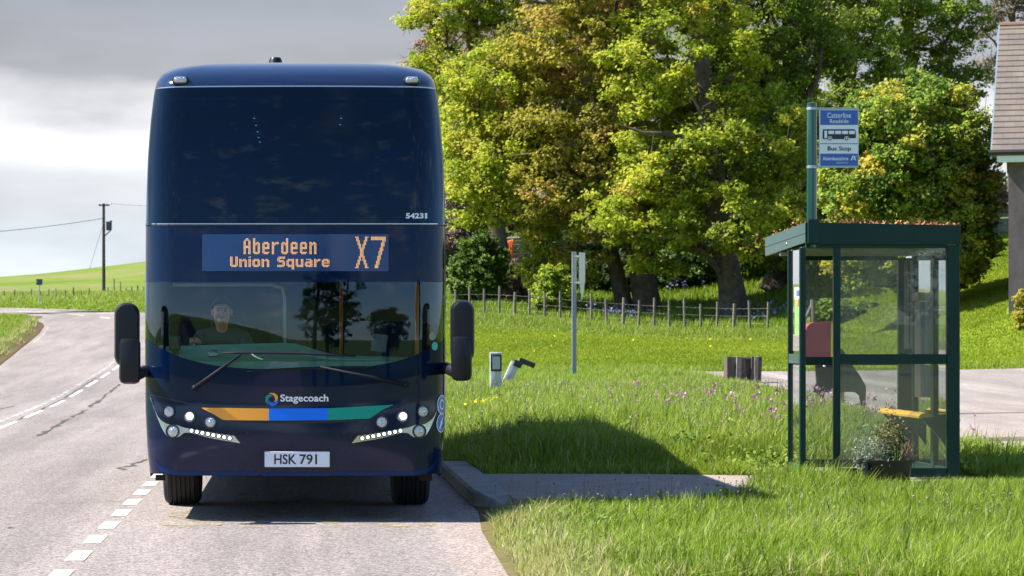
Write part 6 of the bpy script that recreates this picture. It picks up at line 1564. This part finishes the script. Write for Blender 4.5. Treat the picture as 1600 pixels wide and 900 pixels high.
# ------------------------------------------------------------------ grass
GR = attr_leaf('grass_blade', [(0, (.05, .095, .010)), (.3, (.165, .235, .015)), (.6, (.21, .31, .024)), (.82, (.30, .36, .05)), (.93, (.40, .38, .16)), (1, (.40, .30, .17))], transl=.45, rough=.5, spec=.3)
GR_L = attr_leaf('lawn_blade', [(0, (.11, .16, .010)), (.5, (.19, .25, .013)), (1, (.27, .30, .024))], transl=.4)
def grass(name, label, x, y, h, w, tint, mat=None, lean=.45, two=True, parent=None, zf=None, cat='grass'):
    n = len(x); z = (zf or H)(x, y) - .01
    a = rng.uniform(0, 2 * math.pi, n); la = 3.2 * wob(x * 2.1, y * 2.1, 1.0, 5) + rng.normal(0, 1.7, n); ln = np.abs(rng.normal(.25 * lean + .8 * lean * patch(x * 1.6, y * 1.6, 1.0, 11), .75 * lean, n)) * h
    wx, wy = np.cos(a) * w / 2, np.sin(a) * w / 2
    lx, ly = -np.sin(la) * ln, np.cos(la) * ln
    lx = lx + .10 * h
    hz = h * np.sqrt(np.clip(1 - (ln / (h * 1.6 + 1e-9)) ** 2, .25, 1))
    b = np.stack([x, y, z], 1); wv = np.stack([wx, wy, np.zeros(n)], 1)
    tip = b + np.stack([lx, ly, hz], 1)
    if two:
        mid = b + np.stack([lx * .28, ly * .28, hz * .58], 1)
        V = np.stack([b - wv, b + wv, mid + wv * .75, mid - wv * .75, tip], 1).reshape(-1, 3); k = np.arange(n) * 5
        F = [np.stack([k, k + 1, k + 2, k + 3], 1), np.stack([k + 3, k + 2, k + 4], 1)]; m = 5
    else:
        V = np.stack([b - wv, b + wv, tip], 1).reshape(-1, 3); k = np.arange(n) * 3; F = [np.stack([k, k + 1, k + 2], 1)]; m = 3
    o = np_mesh(name, V, F, mat or GR, attrs={'tint': np.repeat(np.clip(tint, 0, 1), m)}, parent=parent)
    return tag(o, label, cat, kind='stuff')
def scatter(n, x0, x1, y0, y1, ok):
    x = rng.uniform(x0, x1, n); y = rng.uniform(y0, y1, n); m = ok(x, y); return x[m], y[m]
def patch(x, y, s=1.0, k=0): return .5 + .5 * wob(x, y, s, k)
on_slab = lambda x, y: ((x > 1.55) & (x < 5.0) & (y > slab_near(x) - .05) & (y < 29.30 - .1 * sst(x, 3.2, 4.6))) | ((x > 4.7) & (x < 7.08) & (y > 27.72) & (y < 30.5)) | ((x > 4.3) & (x < 5.4) & (y > 27.9) & (y < 29.2)) | ((x < 1.93) & (y > 24.9) & (y < 32))
fru = lambda x, y: (x < TX(1700, y)) & (x > TX(np.where(y > 46, 440, 640), y))
# foreground verge
ok = lambda x, y: (x > edge_r(y) + .02 + .10 * patch(x, y, 4)) & fru(x, y) & ~on_slab(x, y)
x, y = scatter(560000, 1.2, 9.5, 16.5, 26.1, ok); x2, y2 = scatter(150000, 3.6, 9.5, 25.6, 31.4, ok)
x = np.concatenate([x, x2]); y = np.concatenate([y, y2])
dE = x - edge_r(y); pt = patch(x, y, 1.1)
keep = rng.uniform(0, 1, len(x)) < np.clip(.25 + dE * 1.2, 0, 1) * (.55 + .45 * patch(x, y, 2.3, 3)); x, y, dE, pt = x[keep], y[keep], dE[keep], pt[keep]
h = (.065 + .10 * pt * np.clip(dE / 1.6, .2, 1) + .02 * sst(x, 3.4, 5.2) - .035 * sst(y, 25, 26.5) * (x > 5.2) + .04 * (patch(x, y, 2.6, 8) > .66)) * np.clip(rng.gamma(5, .2, len(x)), .35, 2.3)
h += .075 * sst(y, 25.8, 27.0) * sst(x, 4.0, 4.6) * (x < 5.25); pot = (x > 5.38) & (x < 6.12) & (y > 26.3) & (y < 27.8); h = np.where(pot, h * .35, h); h = np.where((x > 6.9) & (y > 28), h * .6, h)
h *= .74
cap = np.clip(CAMH - (744 - CY) * y / FPX - H(x, y), .03, 1); h = np.where((x > 5.2) & (x < 7.2) & (y > 23.5), np.minimum(h, cap * rng.uniform(.6, 1.35, len(x))), h)
h *= 1 - .5 * sst(y, 22.6, 24.2) * (1 - sst(x, 3.6, 4.6))
dry = rng.uniform(0, 1, len(x)) < (.04 + .65 * (1 - sst(dE, .1, 1.0)) + .22 * sst(patch(x, y, .9, 9), .5, .8) * (1 - sst(x, 3.2, 4.6)))
t = np.where(dry, rng.uniform(.85, 1, len(x)), rng.normal(.46, .17, len(x)) + .24 * (pt - .5) - .16 * (patch(x, y, 2.6, 8) > .66))
grass('grass_foreground', 'long bright grass on the near verge in front of the shelter', x, y, h, .0035 + rng.gamma(2.2, .0022, len(x)), t, lean=.8)
# verge behind the paving
ok = lambda x, y: (x > edge_r(y) + .15) & fru(x, y) & ~on_slab(x, y) & ~((y > 31.2) & (x > edge_d(np.clip(y, 31.5, 80)) - .05)) & ((y > 29.2) | (x > 5.3))
x, y = scatter(330000, 1.6, 12, 29.2, 46, ok)
pt = patch(x, y, .8, 2); h = (.07 + .15 * pt) * np.clip(rng.gamma(5, .2, len(x)), .35, 2.2) * np.where(y < 30.2, .8, 1)
t = np.where(rng.uniform(0, 1, len(x)) < .12, rng.uniform(.85, 1, len(x)), rng.normal(.46, .17, len(x)) + .14 * (pt - .5))
grass('grass_verge', 'rough grass on the bank behind the concrete standing area', x, y, h, rng.uniform(.010, .020, len(x)), t, lean=.7)
ok = lambda x, y: (x > edge_r(y) + .3) & fru(x, y) & ~((x > edge_d(np.clip(y, 31.5, 80)) - .05) & (y < 81))
x, y = scatter(300000, -1.5, 22, 46, 82, ok)
pt = patch(x, y, .55, 4); h = (.08 + .13 * pt) * rng.uniform(.5, 1.5, len(x)); pale = patch(x, y, .3, 7)
t = np.where(rng.uniform(0, 1, len(x)) < .10 + .16 * (pale > .6), rng.uniform(.8, 1, len(x)), rng.normal(.50, .18, len(x)) + .14 * (pt - .5))
grass('grass_verge', 'tall seeding grass on the far part of the verge', x, y, h, rng.uniform(.018, .036, len(x)), t, two=False, lean=.7)
# lawn
def in_house(x, y):
    u = (x - hs.location.x) * math.cos(R(17)) - (y - hs.location.y) * math.sin(R(17)); v = (x - hs.location.x) * math.sin(R(17)) + (y - hs.location.y) * math.cos(R(17))
    return (u > -.1) & (v > -.15) & (v < 9.2)
ok = lambda x, y: (x > edge_r(y) + .5) & fru(x, y) & (y > 80.8) & ~in_house(x, y)
x, y = scatter(400000, -2, 30, 80.8, 114, ok); x2, y2 = scatter(190000, 20, 36, 94, 130, lambda x, y: ok(x, y) & (x > 21.5)); x = np.concatenate([x, x2]); y = np.concatenate([y, y2])
h = rng.uniform(.03, .085, len(x)) * np.where(rng.uniform(0, 1, len(x)) < .02, 1.8, 1); t = rng.normal(.5, .18, len(x)) + .3 * wob(x, y * .6, .35, 5)
grass('lawn_grass', 'short bright mown lawn grass beyond the side road', x, y, h, rng.uniform(.03, .06, len(x)), t, mat=GR_L, two=False)
# long strip below the fence
def near_fence(x, y):
    yf = np.interp(x, [6.2, 18.8, 26], [121.5, 112.5, 108]); return (y > yf - 8.0 + wob(x, y, .9) * .6) & (y < yf + 1.5)
x, y = scatter(110000, 3.5, 20.5, 104, 123, lambda x, y: near_fence(x, y) & fru(x, y))
pt = patch(x, y, .6, 6); yf = np.interp(x, [6.2, 18.8, 26], [121.5, 112.5, 108]); h = (.16 + .24 * pt) * rng.uniform(.5, 1.4, len(x)) * np.clip((y - yf + 8) / 3.0, .35, 1) * np.where(y > yf - 1.2, .7, 1)
t = rng.normal(.42, .17, len(x)) + .12 * (pt - .5); t = np.where(rng.uniform(0, 1, len(x)) < .16, .9, t)
grass('long_grass', 'long grass and weeds along the foot of the wire fence', x, y, h, rng.uniform(.035, .07, len(x)), t, two=False)
# woodland floor
x, y = scatter(120000, 4, 27, 113, 165, lambda x, y: (y > np.interp(x, [6.2, 18.8, 26], [121.5, 112.5, 118]) + 1) & fru(x, y))
pt = patch(x, y, .5, 8); h = (.12 + .26 * pt) * rng.uniform(.5, 1.5, len(x)); t = rng.normal(.34, .16, len(x)) + .2 * (pt - .5)
grass('woodland_grass', 'patchy green growth on the bank under the trees', x, y, h, rng.uniform(.05, .09, len(x)), t, two=False)
# left verges
ok = lambda x, y: (x < edge_l(y) - .45 - .5 * wob(x * 1.2, y * 1.2, 1.0)) & (x > TX(-40, y)) & (y < 139)
x, y = scatter(90000, -24, -8.9, 76, 139, ok); x2, y2 = scatter(16000, -24, -13, 138, 158, lambda x, y: (x < np.interp(y, [138, 143, 152, 160], [-13.0, -14.0, -16.8, -25.6]))); x = np.concatenate([x, x2]); y = np.concatenate([y, y2])
dl = np.where(y < 139, edge_l(y) - x, 2); h = (.08 + .10 * patch(x, y, .5, 3)) * rng.uniform(.5, 1.5, len(x)); t = np.where(rng.uniform(0, 1, len(x)) < .12 + .5 * (dl < .9), rng.uniform(.85, 1, len(x)), rng.normal(.5, .16, len(x)))
grass('grass_inner_bend', 'grass on the inside of the road bend', x, y, h, rng.uniform(.03, .05, len(x)), t, two=False)
oy = lambda x: np.interp(x, [-62, -30, -18, -13.4, -9.3, -6.2, -4.6], [183, 172, 166, 161, 155, 147, 140])
x, y = scatter(110000, -40, -2, 150, 232, lambda x, y: (y > oy(x) + .6) & (x > TX(-40, y)) & (x < TX(260, y)))
far = sst(y, 172, 185) ; h = (.10 + .45 * far * patch(x, y, .35, 5)) * rng.uniform(.5, 1.4, len(x)); h *= 1 - .5 * sst(y, 205, 232)
t = np.where(rng.uniform(0, 1, len(x)) < .08 + .22 * far, rng.uniform(.8, .97, len(x)), rng.normal(.5, .15, len(x)))
grass('grass_outer_bend', 'rough pale grass between the bend and the field', x, y, h, rng.uniform(.06, .12, len(x)), t, two=False)
# tufts hanging over the pavement edge and shelter foot, seed heads, flowers
M_seed = attr_leaf('seed_head', [(0, (.10, .07, .045)), (.5, (.26, .20, .13)), (1, (.45, .38, .28))], transl=.2)
def heads(name, label, x, y, hh, size, mat, tint, cat, ball=6, stem=True):
    n = len(x); z = H(x, y); lx = rng.normal(0, .15, n) * hh + .05 * hh; ly = rng.normal(0, .12, n) * hh
    top = np.stack([x + lx, y + ly, z + hh], 1)
    if stem:
        b = np.stack([x, y, z], 1); w = np.array([.0022, 0, 0]) * (1 + (y / 40)[:, None] * .5); Vs = np.stack([b - w, b + w, top + w * .6, top - w * .6], 1).reshape(-1, 3)
    P = (top[:, None, :] + rng.normal(size=(n, ball, 3)) * (size * .55)[:, None, None]).reshape(-1, 3); m = len(P)
    r = rng.normal(size=(m, 3)); r /= np.linalg.norm(r, axis=1)[:, None]; q = np.cross(r, rng.normal(size=(m, 3))); q /= np.linalg.norm(q, axis=1)[:, None]; q2 = np.cross(r, q); s = (np.repeat(size, ball) * rng.uniform(.4, .9, m))[:, None]
    Vh = np.stack([P - q * s, P - q2 * s, P + q * s, P + q2 * s], 1).reshape(-1, 3); th = np.repeat(np.repeat(tint, ball) + rng.normal(0, .12, m), 4)
    if stem: V = np.vstack([Vs, Vh]); T_ = np.concatenate([np.zeros(len(Vs)) + .45, th])
    else: V = Vh; T_ = th
    o = np_mesh(name, V, [np.arange(len(V)).reshape(-1, 4)], mat, attrs={'tint': np.clip(T_, 0, 1)}); return tag(o, label, cat, kind='stuff')
x, y = scatter(2600, 1.5, 6.5, 18, 25.6, lambda x, y: (x > edge_r(y) + .15) & fru(x, y) & (patch(x, y, 1.3, 2) > .45)); n = len(x)
x2 = rng.uniform(1.85, 4.6, 55); y2 = rng.uniform(23.9, 24.9, 55); x = np.concatenate([x[:330], x2]); y = np.concatenate([y[:330], y2]); n = len(x)
heads('seed_heads', 'brown dried seed heads standing above the near grass', x, y, rng.uniform(.10, .22, n), rng.uniform(.006, .010, n), M_seed, rng.uniform(.1, .9, n), 'seed heads')
x, y = scatter(1500, 2, 12, 31, 60, lambda x, y: fru(x, y) & (x < edge_d(np.clip(y, 31.5, 80)) - .2)); n = len(x)
heads('seed_heads', 'pale seed heads scattered over the bank', x, y, rng.uniform(.15, .36, n), rng.uniform(.008, .016, n), M_seed, rng.uniform(.2, 1, n), 'seed heads')
M_pink = attr_leaf('campion', [(0, (.05, .10, .02)), (.3, (.34, .13, .24)), (.7, (.46, .22, .34)), (1, (.55, .36, .44))], transl=.3)
gx = np.concatenate([rng.normal(5.6, .35, 20), rng.normal(7.6, .7, 30), rng.normal(6.6, .9, 20), rng.normal(5.6, .1, 6)]); gy = np.concatenate([rng.normal(36.5, 1.5, 20), rng.normal(37, 2.5, 30), rng.normal(40, 3.5, 20), rng.normal(33.0, .3, 6)]); n = len(gx)
heads('pink_flowers', 'pink wild flowers in the grass beside and behind the shelter', gx, gy, rng.uniform(.28, .50, n), rng.uniform(.016, .030, n), M_pink, rng.uniform(.4, .9, n), 'flowers', ball=9)
M_dand = attr_leaf('dandelion', [(0, (.2, .25, .02)), (.3, (.75, .5, .02)), (1, (.85, .62, .03))], transl=.2)
gx = np.concatenate([rng.normal(2.95, .35, 16), rng.normal(10.2, 2.5, 8), rng.normal(16, .8, 8)]); gy = np.concatenate([rng.normal(44, .8, 16), rng.uniform(90, 110, 8), rng.normal(106, 1, 8)]); n = len(gx)
heads('yellow_flowers', 'yellow dandelions dotted in the verge and lawn', gx, gy, np.where(gy > 80, .08, .26), np.where(gy > 80, .04, .026), M_dand, rng.uniform(.5, 1, n), 'flowers', ball=6)
M_blue = attr_leaf('bluebell', [(0, (.05, .10, .03)), (.4, (.16, .14, .34)), (1, (.30, .28, .48))], transl=.3)
gx = np.concatenate([rng.normal(TX(c, 122), .7, 20) for c in (945, 965, 1060, 1200, 1170, 1130)]); gy = np.concatenate([rng.normal(q, 1.2, 20) for q in (120.5, 121, 135, 117, 119, 133)]); n = len(gx)
heads('bluebells', 'bluebells flowering below the trees along the fence', gx, gy, rng.uniform(.3, .55, n), rng.uniform(.05, .09, n), M_blue, rng.uniform(.4, 1, n), 'flowers', ball=5)
# leafy weeds: dock and nettle clumps on the bank
M_weed = attr_leaf('weed_leaf', [(0, (.05, .10, .012)), (.5, (.12, .20, .02)), (1, (.26, .32, .05))], transl=.4)
rs = np.random.default_rng(90)
cx3 = np.concatenate([rs.uniform(4.2, 5.4, 12), rs.uniform(2.0, 8.5, 26), [6.9, 7.3, 7.6]]); cy3 = np.concatenate([rs.uniform(29.6, 31.2, 12), rs.uniform(31, 44, 26), [29.3, 30.5, 31]])
C = np.stack([cx3, cy3, H(cx3, cy3) + .12], 1); V, t = leaves(C, .20, 46, .030, rs, flat=.6, tint0=.55)
q = rs.uniform(size=(70, 2)); cx4 = 1.9 + q[:, 0] * 5; cy4 = 18.4 + q[:, 1] * 6.4; C = np.stack([cx4, cy4, H(cx4, cy4) + .05], 1); V2, t2 = leaves(C, .11, 26, .022, rs, flat=.5, tint0=.55); V = np.vstack([V, V2]); t = np.concatenate([t, t2])
o = np_mesh('leafy_weeds', V, [np.arange(len(V)).reshape(-1, 4)], M_weed, attrs={'tint': t}); tag(o, 'low leafy weeds along the bank and beside the shelter', 'weeds', kind='stuff')
